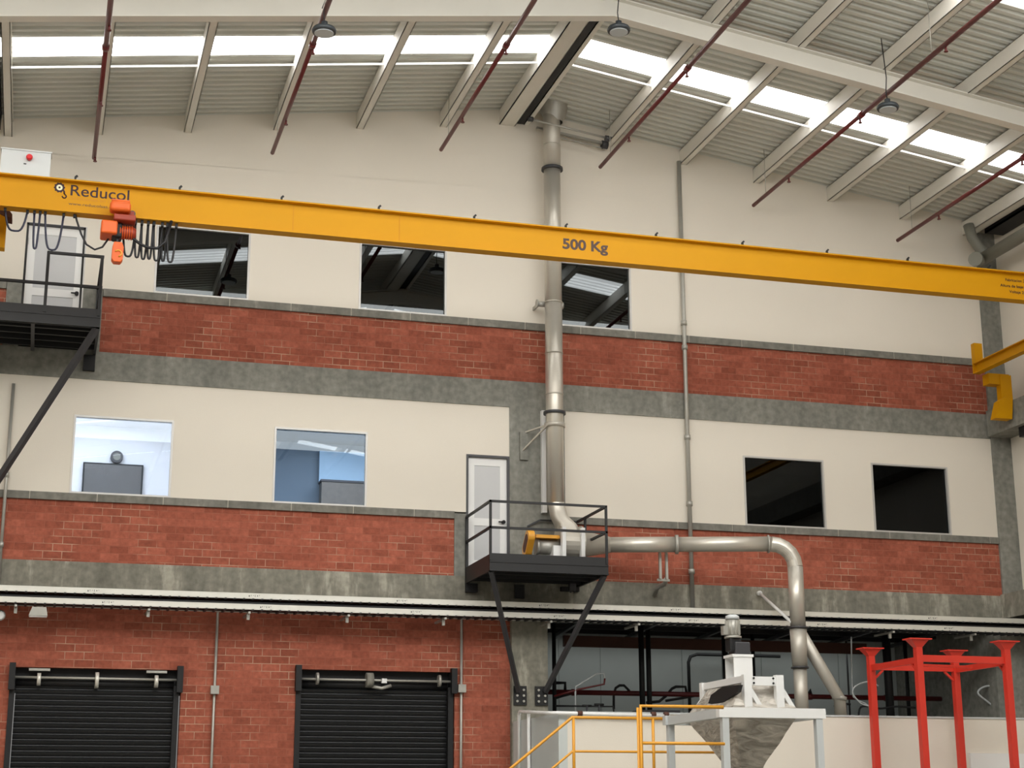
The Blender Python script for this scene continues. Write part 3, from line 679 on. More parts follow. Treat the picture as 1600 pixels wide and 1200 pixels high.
# horizontal duct and drop
hd = thing('steel_duct', (13.1, 27.15, 3.35), 'steel duct running right from the fan and bending down behind the hopper', 'duct')
A = Vector((9.9, 28.1, 6.38)); B = Vector((12.72, 27.25, 6.38)); dr = (B - A).normalized(); side = Vector((dr.x, dr.y, 0)).normalized()
VX = Vector((13.17, 27.12, 0)); el = []
Rb = .42; c_el = Vector((VX.x, VX.y, 6.38 - Rb)) - side * Rb
Bst = c_el + Vector((0, 0, Rb))
MB().tube([A, A.lerp(Bst, .42)], .142, 24).build('first_tube', 'steel', hd); MB().tube([A.lerp(Bst, .43), Bst], .138, 24).build('second_tube', 'steel', hd)
fl_ = A.lerp(Bst, .425); MB().tube([fl_ - dr * .03, fl_ + dr * .03], .175, 24).build('flange', 'galv', hd)
fl_ = Bst - dr * .05; MB().tube([fl_ - dr * .015, fl_ + dr * .015], .165, 24).build('flange', 'galv', hd)
pts = [c_el + side * (Rb * math.sin(PI / 2 * i / 5)) + Vector((0, 0, Rb * math.cos(PI / 2 * i / 5))) for i in range(6)]
MB().tube(pts, .14, 24, smooth=False).build('elbow', 'steel', hd)
bx, by = pts[-1].x, pts[-1].y
MB().tube([pts[-1], (bx, by, 4.86)], .14, 24).build('drop_tube', 'steel', hd)
MB().tube([(bx, by, 4.86), (bx, by, 4.15)], [.155, .135], 24).build('taper_tube', 'steel_rough', hd)
MB().tube([(bx, by, 4.15), (bx, by, 3.2)], .122, 24).build('lower_tube', 'steel_rough', hd)
for z, rr in ((4.84, .18), (4.13, .16)): MB().tube([(bx, by, z), (bx, by, z + .03)], rr, 24).build('flange', 'brace', hd)
q = P(1308, 1093, Y=27.6)
MB().tube([(bx + .05, by, 4.75), (q.x, 27.5, q.z), (q.x + .03, 27.55, 3.2)], .11, 20).build('branch', 'steel_rough', hd)
MB().tube([(q.x - .01, 27.5, q.z - .02), (q.x, 27.5, q.z + .05)], .135, 20).build('branch_flange', 'galv', hd)
# strut from the beam to the duct, and the duct hanger
a = P(1187, 927, Y=28.72); tag(MB().tube([a, (bx - .12, by, 4.95)], .03, 10).tube([a + Vector((0, .04, 0)), a + Vector((0, -.02, 0))], .05, 10).build('duct_strut', 'white'), 'pale thin strut from the concrete band down to the steel duct', 'strut')
hg = thing('duct_hanger', (10.9, 28.6, 5.5), 'pair of slim steel legs under the horizontal duct, left of the long conduit', 'support')
for px in (1031, 1041):
    q = P(px, 870, Y=28.0); MB().bar((q.x, 28.0, 5.78), (q.x, 28.0, 6.30), .045).build('leg', 'galv', hg)
MB().bar(P(1027, 906, Y=28.05), P(1046, 907, Y=28.05), .04).tube([P(1041, 905, Y=28.1), P(1039, 912, Y=28.3), P(1027, 918, Y=28.5), P(1023, 930, Y=28.72)], .045, 10).build('foot_pipe', 'galv', hg)

# ------------------------------------------------------------ platforms
def rail_set(root, posts, zb, zt, runs, t=.04):
    for (x, y) in posts: MB().box(x - t / 2, x + t / 2, y - t / 2, y + t / 2, zb, zt).build('rail_post', 'black', root)
    for (a, b) in runs:
        MB().bar(a, b, t, t).build('guard_rail', 'black', root)
def plates(root, x, zc, y):
    p = MB().box(x - .12, x + .12, y - .03, y, zc - .17, zc + .17).build('anchor_plate', 'black', root)
    for dx in (-.06, .06):
        for dz in (-.1, 0, .1):
            MB().tube([(x + dx, y - .03, zc + dz), (x + dx, y - .055, zc + dz)], .022, 8).build('bolt', 'bolt', p)
X0, X1, Y0, ZB, ZT, ZR = 7.40, 9.56, 27.08, 5.67, 5.96, 6.89
pf = thing('service_platform', (8.5, 27.9, ZB), 'small black steel platform with railings outside the lower white door', 'platform')
MB().box(X0 + .05, X1 - .05, Y0 + .05, YW - .02, ZT - .05, ZT - .01).build('deck', 'blackmatte', pf)
MB().box(X0, X1, Y0, Y0 + .04, ZB, ZT - .13).box(X0, X1, Y0 - .012, Y0 + .06, ZT - .14, ZT - .115).box(X0, X1, Y0 - .02, Y0 + .07, ZB, ZB + .02).build('front_beam', 'black', pf)
MB().box(X0, X1, Y0 + .015, Y0 + .02, ZT - .12, ZT + .02).build('kick_plate', 'black', pf)
for x in (X0, X1 - .04): MB().box(x, x + .04, Y0 + .04, YW - .02, ZB, ZT).build('side_beam', 'black', pf)
for i in range(3): yy = Y0 + .5 + i * .45; MB().box(X0 + .04, X1 - .04, yy, yy + .05, ZB + .02, ZB + .12).build('joist', 'blackmatte', pf)
MB().box(X0, X0 + .22, YW - .1, YW - .02, ZB - .16, ZB).build('wall_angle', 'blackmatte', pf)
MB().box(X1 - .35, X1, YW - .1, YW - .02, ZB - .08, ZB).build('wall_angle', 'blackmatte', pf)
MB().box(8.3, 8.48, YW - .18, YW - .125, ZB - .25, ZB).build('wall_angle', 'blackmatte', pf)
yw = YW - .04
rail_set(pf, [(X0 + .02, Y0 + .02), (X1 - .02, Y0 + .02), (X1 - .02, yw - .5)], ZT - .1, ZR, [])
MB().box(X0, X0 + .05, yw - .03, yw + .02, ZB, ZR).build('rail_post', 'black', pf)
for z in (ZR, ZT + .47):
    MB().bar((X0, Y0 + .02, z), (X1, Y0 + .02, z), .04).build('guard_rail', 'black', pf)
    MB().bar((X0 + .02, Y0, z), (X0 + .02, yw, z), .04).build('guard_rail', 'black', pf)
MB().bar((X1 - .02, Y0, ZR), (X1 - .02, yw - .05, ZR), .04).build('guard_rail', 'black', pf)
MB().bar((X1 - .02, Y0, ZT + .47), (X1 - .02, yw - .5, ZT + .47), .04).build('guard_rail', 'black', pf)
MB().bar((X1 - .02, yw - .05, ZR), (X1 - .75, yw - .05, ZR), .03).bar((X1 - .75, yw - .05, ZR), (X1 - .98, yw - .0, ZR - .12), .03).build('guard_rail', 'black', pf)
for xa, xb in ((X0 + .04, 8.36), (X1 - .06, 8.86)):
    MB().bar((xa, Y0 + .05, ZB), (xb, YW - .18, 3.75), .075, .075).build('brace', 'brace', pf)
plates(pf, 8.40, 3.68, YW - .12); plates(pf, 8.80, 3.68, YW - .12)
# small fitting under the platform right corner
q = P(893, 922, Y=28.3); tag(MB().box(q.x - .03, q.x + .09, 28.3, 28.4, q.z, q.z + .12).tube([(q.x, 28.35, q.z - .04), (q.x, 28.35, q.z + .02)], .02, 8).tube([(q.x + .07, 28.35, q.z - .04), (q.x + .07, 28.35, q.z + .02)], .02, 8).build('twin_spotlight', 'brace'), 'tiny twin spotlight under the right corner of the fan platform', 'lamp')

# upper left platform
X0, X1, Y0, ZB, ZT = -3.2, .66, 26.95, 9.45, 9.75
pu = thing('service_platform', (-1.2, 27.9, ZB), 'large black steel platform outside the upper white door at the left edge', 'platform')
MB().box(X0 + .05, X1 - .05, Y0 + .05, YW - .02, ZT - .05, ZT - .01).build('deck', 'blackmatte', pu)
MB().box(X0, X1, Y0, Y0 + .04, ZB, ZT - .13).box(X0, X1, Y0 - .012, Y0 + .06, ZT - .14, ZT - .115).box(X0, X1, Y0 - .02, Y0 + .07, ZB, ZB + .02).build('front_beam', 'black', pu)
MB().box(X0, X1, Y0 + .015, Y0 + .02, ZT - .12, ZT + .02).build('kick_plate', 'black', pu)
for x in (X0, X1 - .04): MB().box(x, x + .04, Y0 + .04, YW - .02, ZB, ZT).build('side_beam', 'black', pu)
for i in range(4): yy = Y0 + .35 + i * .38; MB().box(X0 + .04, X1 - .04, yy, yy + .05, ZB + .03, ZB + .12).build('joist', 'black', pu)
MB().box(-.44, -.38, Y0 + .05, YW - .05, ZB + .01, ZB + .03).build('cross_tie', 'brace', pu)
MB().box(X1 - .2, X1, YW - .1, YW - .02, ZB - .28, ZB).build('wall_angle', 'blackmatte', pu)
yr = Y0 + .02
for x in (-.24, X1 - .03): MB().box(x - .025, x + .025, yr - .025, yr + .025, ZT - .1, 10.70).build('rail_post', 'black', pu)
MB().bar((-.26, yr, 10.69), (X1, yr, 10.69), .045).build('guard_rail', 'black', pu)
MB().bar((X0, yr, 10.15), (X1, yr, 10.15), .045).build('guard_rail', 'black', pu)
MB().bar((X1 - .03, yr, 10.69), (X1 - .03, YW - .05, 10.69), .045).bar((X1 - .03, yr, 10.15), (X1 - .03, YW - .05, 10.15), .045).build('guard_rail', 'black', pu)
MB().box(X1 - .05, X1, YW - .09, YW - .03, ZT, 10.70).build('rail_post', 'black', pu)
yg = yr + .08
gt = MB().box(-.62, -.585, yg - .015, yg + .02, ZT - .02, 11.2).box(.30, .335, yg - .015, yg + .02, ZT - .02, 11.2).box(-.62, .335, yg - .015, yg + .02, 11.17, 11.21)
gt.build('gate_frame', 'black', pu)
MB().bar((X1 - .05, Y0 + .05, ZB), (-1.35, YW - .12, 6.1), .09, .09).build('brace', 'brace', pu)

# ------------------------------------------------------------ bridge crane
GY, GB, GH = 24.75, 10.59, .535
cr = thing('bridge_crane', (7.5, GY, GB), 'yellow single girder bridge crane spanning the hall, marked 500 Kg', 'crane')
gx0, gx1 = -1.3, 18.1
g = ibeam(MB(), 'x', GY, GB, gx0, gx1, GH, .22, .022, .014).build('girder', 'yellow', cr)
WYF = GY - .007
for px in (458, 624): q = P(px, 335, Y=WYF); MB().box(q.x, q.x + .006, WYF - .004, WYF, GB + .03, GB + GH - .03).build('web_joint', 'inkfaint', cr)
for px, py in ((118, 275), (281, 291), (440, 309), (592, 324), (741, 340), (884, 355), (1025, 369), (1160, 382), (1292, 394), (1418, 406), (1545, 418)):
    q = P(px, py, Y=GY - .08); MB().box(q.x - .015, q.x + .015, GY - .1, GY - .06, GB + GH, GB + GH + .05).bar((q.x, GY - .08, GB + GH + .045), (q.x + .03, GY - .08, GB + GH + .075), .03).build('cable_clip', 'blackmatte', cr)
ty = WYF - .003
a = P(879, 386, Y=ty); b = P(950, 392, Y=ty)
text('500 Kg', 'load_marking', a.x, b.x, a.z - .02, ty, 'inkgrey', cr, height=.25, bold=.035)
a = P(110, 304, Y=ty); b = P(202, 307, Y=ty)
text('Reducol', 'maker_lettering', a.x, b.x, a.z - .01, ty, 'ink', cr, height=.25, bold=.008)
q = P(110, 311, Y=ty); b = P(186, 314, Y=ty); text('Soluciones en izaje', 'tagline_lettering', q.x, b.x, q.z - .005, ty, 'inkfaint', cr, height=.075)
q = P(107, 318, Y=ty); b = P(186, 324, Y=ty); text('www.reducolsas.com', 'web_lettering', q.x, b.x, q.z - .02, ty, 'inkgrey', cr, height=.07)
# logo: gear ring with a small hook
q = P(93, 293, Y=ty); lx, lz = q.x, q.z
gear = []
for i in range(40):
    rr = .085 if i % 4 < 2 else .074; an = 2 * PI * i / 40; gear.append((lx + rr * math.cos(an), lz + rr * math.sin(an)))
MB().prism(gear, 'y', ty, ty + .002).build('logo_gear', 'ink', cr)
MB().tube([(lx, ty, lz), (lx, ty - .002, lz)], .046, 24).build('logo_disc', 'decalwhite', cr)
MB().tube([(lx, ty - .002, lz), (lx, ty - .004, lz)], .016, 16).build('logo_centre', 'ink', cr)
q = P(102, 308, Y=ty)
MB().tube([(lx + .07, ty, lz - .05), (lx + .08, ty, lz - .1)], .012, 8).tube(arc((lx + .08, ty, lz - .135), PI / 2, PI / 2 - 1.5 * PI, .03, 'xz', 10), .01, 8).build('logo_hook', 'ink', cr)
# data lettering cut by the frame edge
for body, px, py, wd in (('Fabricacion 2021', 1571, 438, .50), ('Altura de Izaje 6 m', 1563, 446.5, .62), ('Voltaje 220 V', 1577, 456.5, .46)):
    q = P(px, py, Y=ty); text(body, 'data_lettering', q.x, q.x + wd, q.z - .01, ty, 'ink', cr, height=.075, bold=.02)
# end carriages and cabinet
MB().box(17.68, 17.92, GY - 1.3, GY + 1.3, 10.46, 10.585).build('end_carriage', 'yellow', cr)
MB().box(-1.35, -1.05, GY - 1.2, GY + 1.2, 10.36, 10.60).build('end_carriage', 'yellow', cr)
for x in (17.8,):
    for y in (GY - 1.1, GY + 1.1): MB().tube([(x - .04, y, 10.43), (x + .04, y, 10.43)], .055, 16).build('wheel', 'brace', cr)
a = P(1, 232, Y=GY - .1); b = P(78, 268, Y=GY - .1)
cbx = MB().box(-1.02, b.x, GY - .1, GY + .12, GB + GH, a.z + .0).build('control_cabinet', 'cabinet', cr)
MB().box(-1.03, b.x + .012, GY - .115, GY + .13, a.z - .0, a.z + .02).build('cabinet_lid', 'cabinet', cbx)
q = P(46, 246, Y=GY - .13); MB().tube([(q.x, GY - .1, q.z), (q.x, GY - .15, q.z), (q.x, GY - .19, q.z)], [.045, .05, .035], 18).build('warning_lamp', 'redlamp', cbx)
q = P(39, 256, Y=GY - .1); MB().box(q.x - .02, q.x + .02, GY - .108, GY - .1, q.z - .008, q.z + .008).build('keyhole', 'blackmatte', cbx)
# yellow bracket at the left edge
a = P(0, 325, Y=25.6); b = P(7, 390, Y=25.6)
lb = thing('runway_bracket', (b.x - .1, 25.6, b.z), 'yellow upright bracket at the left edge below the crane girder', 'bracket')
MB().box(b.x - .3, b.x, 25.5, 25.7, b.z, a.z - .05).build('upright', 'yellow', lb)
MB().prism([(b.x - .3, a.z + .05), (b.x - .03, a.z), (b.x + .08, a.z - .14), (b.x + .08, a.z - .2), (b.x - .02, a.z - .18), (b.x - .3, a.z - .05)], 'y', 25.45, 25.75).build('gusset', 'brownbeam', lb)

# hoist
hy = GY - .06
hq = P(185, 350, Y=GY - .2)
hx = hq.x
ho = thing('chain_hoist', (hx, GY, 9.75), 'orange electric chain hoist hanging from the yellow crane girder', 'hoist')
def at(px, py, y=GY - .25): return P(px, py, Y=y)
def rbox(x0, x1, y0, y1, z0, z1, nm, m, par, bev=.02):
    o = MB().box(x0, x1, y0, y1, z0, z1).build(nm, m, par); md = o.modifiers.new('bevel', 'BEVEL'); md.width = bev; md.segments = 3; return o
a, b = at(172, 316), at(204, 334); rbox(a.x, b.x, GY - .36, GY - .13, b.z, a.z, 'trolley_motor', 'orange', ho, .05)
MB().tube([(a.x + .02, GY - .27, a.z - .02), (b.x - .02, GY - .27, a.z - .02)], .07, 16).build('motor_cap', 'orange', ho)
a, b = at(178, 331), at(212, 345); rbox(a.x, b.x, GY - .32, GY + .2, GB - .13, GB - .03, 'trolley_plate', 'orangedark', ho)
for dx in (.05, .28):
    for dy in (-.13, .13): MB().tube([(a.x + dx, GY + dy - .02, GB + .05), (a.x + dx, GY + dy + .02, GB + .05)], .05, 14).build('wheel', 'brace', ho)
    MB().box(a.x + dx - .03, a.x + dx + .03, GY - .16, GY - .145, GB - .1, GB + .08).box(a.x + dx - .03, a.x + dx + .03, GY + .145, GY + .16, GB - .1, GB + .08).build('wheel_plate', 'orangedark', ho)
a, b = at(159, 338), at(183, 366); rbox(a.x, b.x, GY - .28, GY + .12, b.z, GB - .13, 'control_box', 'orange', ho, .03)
a, b = at(180, 348), at(208, 365)
MB().tube([(a.x, GY - .1, (a.z + b.z) / 2 - .02), (b.x, GY - .1, (a.z + b.z) / 2 - .02), (b.x + .05, GY - .1, (a.z + b.z) / 2 - .02)], [.1, .1, .07], 20).build('lift_motor', 'orangedark', ho)
for k in range(6): MB().tube([(a.x + .08 + k * .035, GY - .1, (a.z + b.z) / 2 - .02), (a.x + .09 + k * .035, GY - .1, (a.z + b.z) / 2 - .02)], .112, 20).build('cooling_fin', 'orange', ho)
rbox(at(176, 350).x, at(192, 350).x, GY - .2, GY + .08, at(182, 368).z, at(182, 345).z, 'gearbox', 'blackmatte', ho, .03)
q = at(184, 372); MB().tube([(q.x, GY - .12, q.z + .05), (q.x, GY - .12, q.z - .06)], .018, 8).build('chain', 'brace', ho)
a, b = at(175, 375), at(193, 408)
mb = MB(); cx = (a.x + b.x) / 2; vs = [(cx - .06, a.z), (cx + .06, a.z), (cx + .09, a.z - .08), (cx + .085, b.z + .05), (cx + .05, b.z), (cx - .05, b.z), (cx - .085, b.z + .05), (cx - .08, a.z - .08)]
o = mb.prism(vs, 'y', GY - .2, GY - .04).build('hook_block', 'orange', ho); md = o.modifiers.new('bevel', 'BEVEL'); md.width = .012; md.segments = 2
MB().tube(arc((cx + .01, GY - .21, (a.z + b.z) / 2 - .03), 2.6, -1.4, .05, 'xz', 10), .012, 8).build('hook', 'railyellow', ho)

# festoon cables
def loop(x0, x1, ztop, zlow, y, n=14):
    out = []
    for i in range(n + 1):
        t = i / n; u = 2 * t - 1; x = (x0 + x1) / 2 + (x1 - x0) / 2 * (abs(u) ** .6) * (1 if u > 0 else -1)
        out.append((x, y, zlow + (ztop - zlow) * abs(u) ** 2.2))
    return out
zg = GB - .02
fc = thing('festoon_cable', (-.2, GY, 10.0), 'black looped supply cable hanging under the girder left of the hoist', 'cable')
for (p0, p1, pl) in ((8, 43, 361), (54, 63, 389), (71, 100, 391)):
    a, b = at(p0, 330, GY), at(p1, 330, GY); MB().tube(loop(a.x, b.x, zg, at((p0 + p1) / 2, pl, GY).z, GY), .016, 8).build('cable_loop', 'bluecable', fc)
cpts = [at(x, y, GY) for x, y in ((117, 332), (120, 345), (127, 366), (135, 382), (148, 390), (160, 386), (170, 372), (176, 366))]
MB().tube(cpts, .016, 8).build('cable_loop', 'rubber', fc)
for px in (8, 43, 54, 63, 71, 100, 117):
    a = at(px, 330, GY); MB().box(a.x - .02, a.x + .02, GY - .03, GY + .03, GB - .05, GB).build('cable_trolley', 'blackmatte', fc)
fc = thing('festoon_cable', (1.4, GY, 10.0), 'black bunched supply cable hanging in loops right of the hoist', 'cable')
for k, (p0, p1, pt, pl) in enumerate(((194, 212, 345, 401), (212, 222, 342, 402), (222, 232, 343, 404), (232, 240, 344, 405), (241, 254, 345, 407), (254, 262, 346, 407), (262, 276, 347, 410))):
    a, b = at(p0, 345, GY), at(p1, 345, GY)
    MB().tube(loop(a.x, b.x, zg if k else at(195, 365, GY).z, at((p0 + p1) / 2, pl, GY + .0).z, GY + .02 * (k % 3)), .017, 8).build('cable_loop', 'rubber', fc)
cp2 = [at(x, y, GY - .1) for x, y in ((200, 366), (208, 373), (220, 382), (232, 387), (246, 388), (258, 378), (268, 345))]
MB().tube(cp2, .024, 8).build('cable_loop', 'rubber', fc)
for px in (212, 222, 232, 241, 254, 262, 276):
    a = at(px, 345, GY); MB().box(a.x - .02, a.x + .02, GY - .04, GY + .04, GB - .07, GB).build('cable_trolley', 'blackmatte', fc)

# runway beam on the right wall
rb = thing('runway_beam', (17.8, 26, 10.17), 'yellow runway beam coming in from the right edge below the crane', 'crane runway')
ibeam(MB(), 'y', 17.8, 10.15, YF, 28.02, .22, .15, .02, .012).box(17.72, 17.88, 28.0, 28.02, 10.15, 10.37).build('beam', 'yellow', rb)
a = P(1526, 540, Y=28.0); MB().box(17.72, 17.9, 27.9, 28.02, 10.37, a.z + .02).build('end_stop', 'yellow', rb)
def corbel(y0, lab):
    k = thing('runway_corbel', (18.3, y0, 9.1), lab, 'bracket', 'yellow runway corbels')
    MB().box(17.95, 18.42, y0 - .12, y0 + .1, 9.92, 10.14).build('arm', 'yellow', k)
    MB().box(18.2, 18.45, y0 - .14, y0 + .02, 9.40, 10.12).build('upright', 'yellow', k)
    MB().prism([(17.99, 9.2), (18.36, 9.2), (18.41, 9.62), (18.26, 9.66), (18.1, 9.56)], 'y', y0 - .2, y0 + .0).build('foot', 'yellow', k)
corbel(27.95, 'yellow steel corbel holding the runway beam at the corner column')
corbel(22.4, 'yellow steel corbel holding the runway beam one bay nearer')
q = P(1580, 684, Y=27.9); tag(MB().box(18.55, 18.93, 27.6, 27.85, 8.86, 9.06).build('wall_lamp_box', 'blackmatte'), 'small black box under the concrete beam on the right wall', 'box')

# gutter pipes at upper right
gp = thing('rainwater_pipe', (18.3, 28.3, 12.6), 'thick grey rainwater pipe with an elbow in the upper right corner', 'pipe')
MB().tube([(18.3, 28.35, 12.72), (18.32, 24.0, 12.75), (18.4, 10, 12.8)], .13, 20).build('long_pipe', 'gutter', gp)
MB().tube([(18.12, 28.4, 13.5), (18.16, 28.35, 13.2), (18.3, 28.3, 12.95), (18.35, 28.2, 12.8)], .11, 18).build('drop_pipe', 'gutter', gp)
MB().tube([(18.2, 28.2, 12.66), (18.02, 28.05, 12.62)], .13, 20).tube([(18.03, 28.06, 12.62), (17.98, 28.02, 12.615)], .15, 20).build('end_cap', 'gutter', gp)
gu = thing('roof_gutter', (18.7, 20, 13.2), 'dark roof gutter beyond the last purlin at the right', 'gutter')
MB().box(18.5, 18.93, YF, YW - .4, 13.35, 13.40).box(18.5, 18.52, YF, YW - .4, 13.35, 13.6).build('trough', 'blackmatte', gu)

# ------------------------------------------------------------ roof services
pipes = [(.41, 28.6, (0, 4.9, 9.4)), (3.60, 28.5, ()), (6.83, 28.55, ()), (10.06, 28.55, ()), (13.32, 28.55, ()), (16.5, 28.5, ())]
heads = [((1, 59), (1, 148)), ((1, 145), (1, 15)), ((1, 144), (1, 12)), ((1, 177), (1, 52)), ((1, 243), (1, 130)), ((1, 307),)]
pl = ['first sprinkler pipe from the left', 'second sprinkler pipe from the left, passing the left lamp', 'third sprinkler pipe from the left', 'fourth sprinkler pipe, its end just right of the steel stack', 'fifth sprinkler pipe, passing the right lamp', 'sixth sprinkler pipe, nearest the upper right corner']
for i, ((x, ye, _), lab) in enumerate(zip(pipes, pl)):
    z = [13.10, 13.52, 13.97, 13.97, 13.50, 13.04][i]
    t = thing('sprinkler_pipe', (x, ye, z), 'long dark red ' + lab, 'pipe', 'red sprinkler pipes under the roof')
    MB().tube([(x, YF, z), (x, ye - 4.6, z)], .043, 12).build('main_pipe', 'redpipe', t)
    MB().tube([(x, ye - 4.6, z), (x, ye, z)], .038, 12).build('end_pipe', 'redpipe', t)
    for yy in (ye - 4.65, ye - 9.2): MB().tube([(x, yy, z), (x, yy + .12, z)], .058, 12).build('coupling', 'redpipe', t)
    ys_ = [ye - 1.6 - 2.9 * k for k in range(7)] if i else [ye - .12, ye - 2.6, ye - 5.4, ye - 8]
    for yy in ys_:
        MB().tube([(x + .02, yy, z - .03), (x + .02, yy, z - .10)], .018, 8).tube([(x + .02, yy, z - .10), (x + .02, yy, z - .115)], .035, 10).build('sprinkler_head', 'redpipe', t)
    for yy in (ye - .6, ye - 7.0, ye - 12.5):
        MB().tube([(x, yy, z), (x, yy, roofz(x) + .02)], .006, 6).build('hanger_rod', 'galv', t)
def lamp(x, y, z, ztop, lab):
    t = thing('highbay_lamp', (x, y, z), lab, 'lamp', 'round high bay lamps')
    MB().tube([(x, y, z + .015), (x, y, z + .05), (x, y, z + .09), (x, y, z + .11)], [.175, .19, .17, .11], 32).build('housing', 'lampbody', t)
    MB().tube([(x, y, z), (x, y, z + .03)], .145, 32).build('lens', 'lampglass', t)
    MB().tube([(x, y, z + .1), (x, y, z + .2)], .05, 16).build('driver', 'lampbody', t)
    MB().tube([(x, y, z + .2), (x - .015, y, z + .35), (x + .01, y, z + .6), (x - .04, y, ztop)], .009, 6).build('cord', 'rubber', t)
lamp(3.57, 22.6, 13.07, 13.49, 'round black high bay lamp near the top left, over the second red pipe')
lamp(8.32, 22.6, 13.74, 15.08, 'round black high bay lamp hanging at the ridge near the top centre')
lamp(13.24, 22.9, 13.12, 14.45, 'round black high bay lamp at the right beside the fifth red pipe')
# rods near the stack top
a = P(828, 186, Y=28.2); b = P(950, 216, Y=28.2)
tr = thing('stack_stay', (9.6, 28.2, 14.3), 'steel stay rod crossing the stack just below the roof', 'rod')
MB().tube([a, b], .022, 8).build('rod', 'galv', tr); MB().tube([b - Vector((.06, 0, 0)), b + Vector((.05, 0, -.01))], .055, 12).build('end_clamp', 'brace', tr); MB().tube([a - Vector((.03, 0, 0)), a + Vector((.06, 0, 0))], .05, 12).build('end_clamp', 'brace', tr)
a = P(838, 200, Y=28.66); b = P(946, 225, Y=28.66)
tr = thing('stack_stay', (9.6, 28.66, 14.1), 'grey channel behind the stack top with a round dark end', 'rod')
MB().bar(a, b, .06, .05).bar(a + Vector((.3, .02, -.1)), b + Vector((0, .02, -.1)), .03, .02).build('channel', 'galv', tr); MB().tube([b - Vector((.08, 0, 0.02)), b + Vector((.04, 0, -.02))], .085, 14).build('end_drum', 'brace', tr)

# ------------------------------------------------------------ hopper on its stand
hpY0, hpY1 = 22.0, 24.1
hX0, hX1 = 9.47, 10.93
ZTb = 3.0
sd = thing('hopper_stand', ((hX0 + hX1) / 2, 23.05, 0), 'pale grey steel table frame carrying the wrapped hopper', 'stand')
for x in (hX0, hX1):
    for y in (hpY0, hpY1): MB().box(x - .05, x + .05, y - .05, y + .05, 0, ZTb - .06).build('leg', 'lightgrey', sd)
for y in (hpY0, hpY1): MB().box(hX0 - .1, hX1 + .1, y - .06, y + .06, ZTb - .06, ZTb + .08).build('top_beam', 'white' if y < 23 else 'lightgrey', sd)
for x in (hX0, hX1): MB().box(x - .06, x + .06, hpY0 + .06, hpY1 - .06, ZTb - .06, ZTb + .07).build('side_beam', 'lightgrey', sd)
hp = thing('wrapped_hopper', (10.25, 23.1, 1.9), 'pyramid hopper wrapped in crumpled plastic film with a motor on top', 'hopper')
bx0, bx1, by0, by1 = 9.72, 10.74, 22.25, 24.0
def frustum(r0, z0, r1, z1, n=6):
    mb = MB(); vs = []
    def rect(rc): 
        x0, x1, y0, y1 = rc; o = []
        for a, b in (((x0, y0), (x1, y0)), ((x1, y0), (x1, y1)), ((x1, y1), (x0, y1)), ((x0, y1), (x0, y0))):
            for k in range(n): o.append((a[0] + (b[0] - a[0]) * k / n, a[1] + (b[1] - a[1]) * k / n))
        return o
    A_, B_ = rect(r0), rect(r1); m = 7; N = len(A_)
    for j in range(m + 1):
        t = j / m
        for k in range(N):
            wob = .007 * math.sin(k * 2.3 + j * 1.7) + random.uniform(-.004, .004)
            if j in (0, m): wob = 0
            cx, cy = (r0[0] + r0[1]) / 2, (r0[2] + r0[3]) / 2
            x = A_[k][0] + (B_[k][0] - A_[k][0]) * t; y = A_[k][1] + (B_[k][1] - A_[k][1]) * t
            vs.append((x + wob * (1 if x > cx else -1), y + wob * (1 if y > cy else -1), z0 + (z1 - z0) * t))
    mb.add(vs, [(j * N + k, j * N + (k + 1) % N, (j + 1) * N + (k + 1) % N, (j + 1) * N + k) for j in range(m) for k in range(N)])
    mb.f.append([len(mb.v) - N + k for k in range(N)]); mb.sm.append(False)
    mb.f.append([len(mb.v) - N * (m + 1) + k for k in range(N)]); mb.sm.append(False)
    return mb
frustum((10.16, 10.36, 22.98, 23.22), 2.12, (bx0, bx1, by0, by1), ZTb).build('cone', 'film', hp)
MB().tube([(10.25, 23.1, 2.13), (10.25, 23.1, 1.8)], .12, 18).build('outlet', 'lightgrey', hp)
frustum((bx0 - .04, bx1 + .04, by0 - .02, by1 + .05), ZTb + .02, (bx0 + .24, bx1 - .2, by0 + .3, by1 - .3), ZTb + .46).build('bin_top', 'film', hp)
hx_ = 9.80
hv = [P(x_, y_, X=hx_) for x_, y_ in ((1107, 1099), (1111, 1086), (1129, 1073), (1155, 1070), (1152, 1081), (1132, 1097), (1116, 1101))]
MB().prism([(v.y, v.z) for v in hv], 'x', hx_ - .005, hx_ + .06).build('hatch_shade_panel', 'blackmatte', hp)  # black panel stands in for the dark inside of the opening
# white frame on the hopper
fx0, fx1, fy0, fy1 = 9.99, 10.50, 22.35, 23.95
zt = 3.58
for x, y in ((fx0, fy0), (fx1, fy0), (fx0, fy1), (fx1, fy1)):
    MB().box(x - .06, x + .06, y - .05, y + .05, ZTb + .02, zt).build('frame_post', 'white', hp)
for x in (fx0, fx1):
    MB().bar((x, fy0 + .05, zt - .06), (x, fy1 - .05, zt - .06), .07, .10).build('frame_beam', 'white', hp)
for y in (fy0, fy1): MB().bar((fx0 + .06, y, zt - .09), (fx1 - .06, y, zt - .09), .06, .13).build('frame_beam', 'white', hp)
for x in (fx0, fx1): MB().bar((x + .05, fy0, zt - .22), (x + .22, fy0, ZTb + .09), .05, .07).build('knee_brace', 'white', hp)
MB().bar((fx0 - .04, fy1 - .03, zt - .26), (fx0 - .22, fy1, ZTb + .08), .05, .07).build('knee_brace', 'white', hp)
for x in (fx0 + .10, fx1 - .10):
    for z in (zt - .05, zt - .12): MB().tube([(x, fy0 - .03, z), (x, fy0 - .045, z)], .015, 8).build('bolt', 'blackmatte', hp)
mx_, my_ = 10.05, 22.9
q = P(1154, 1030, Y=my_); mx_ = q.x
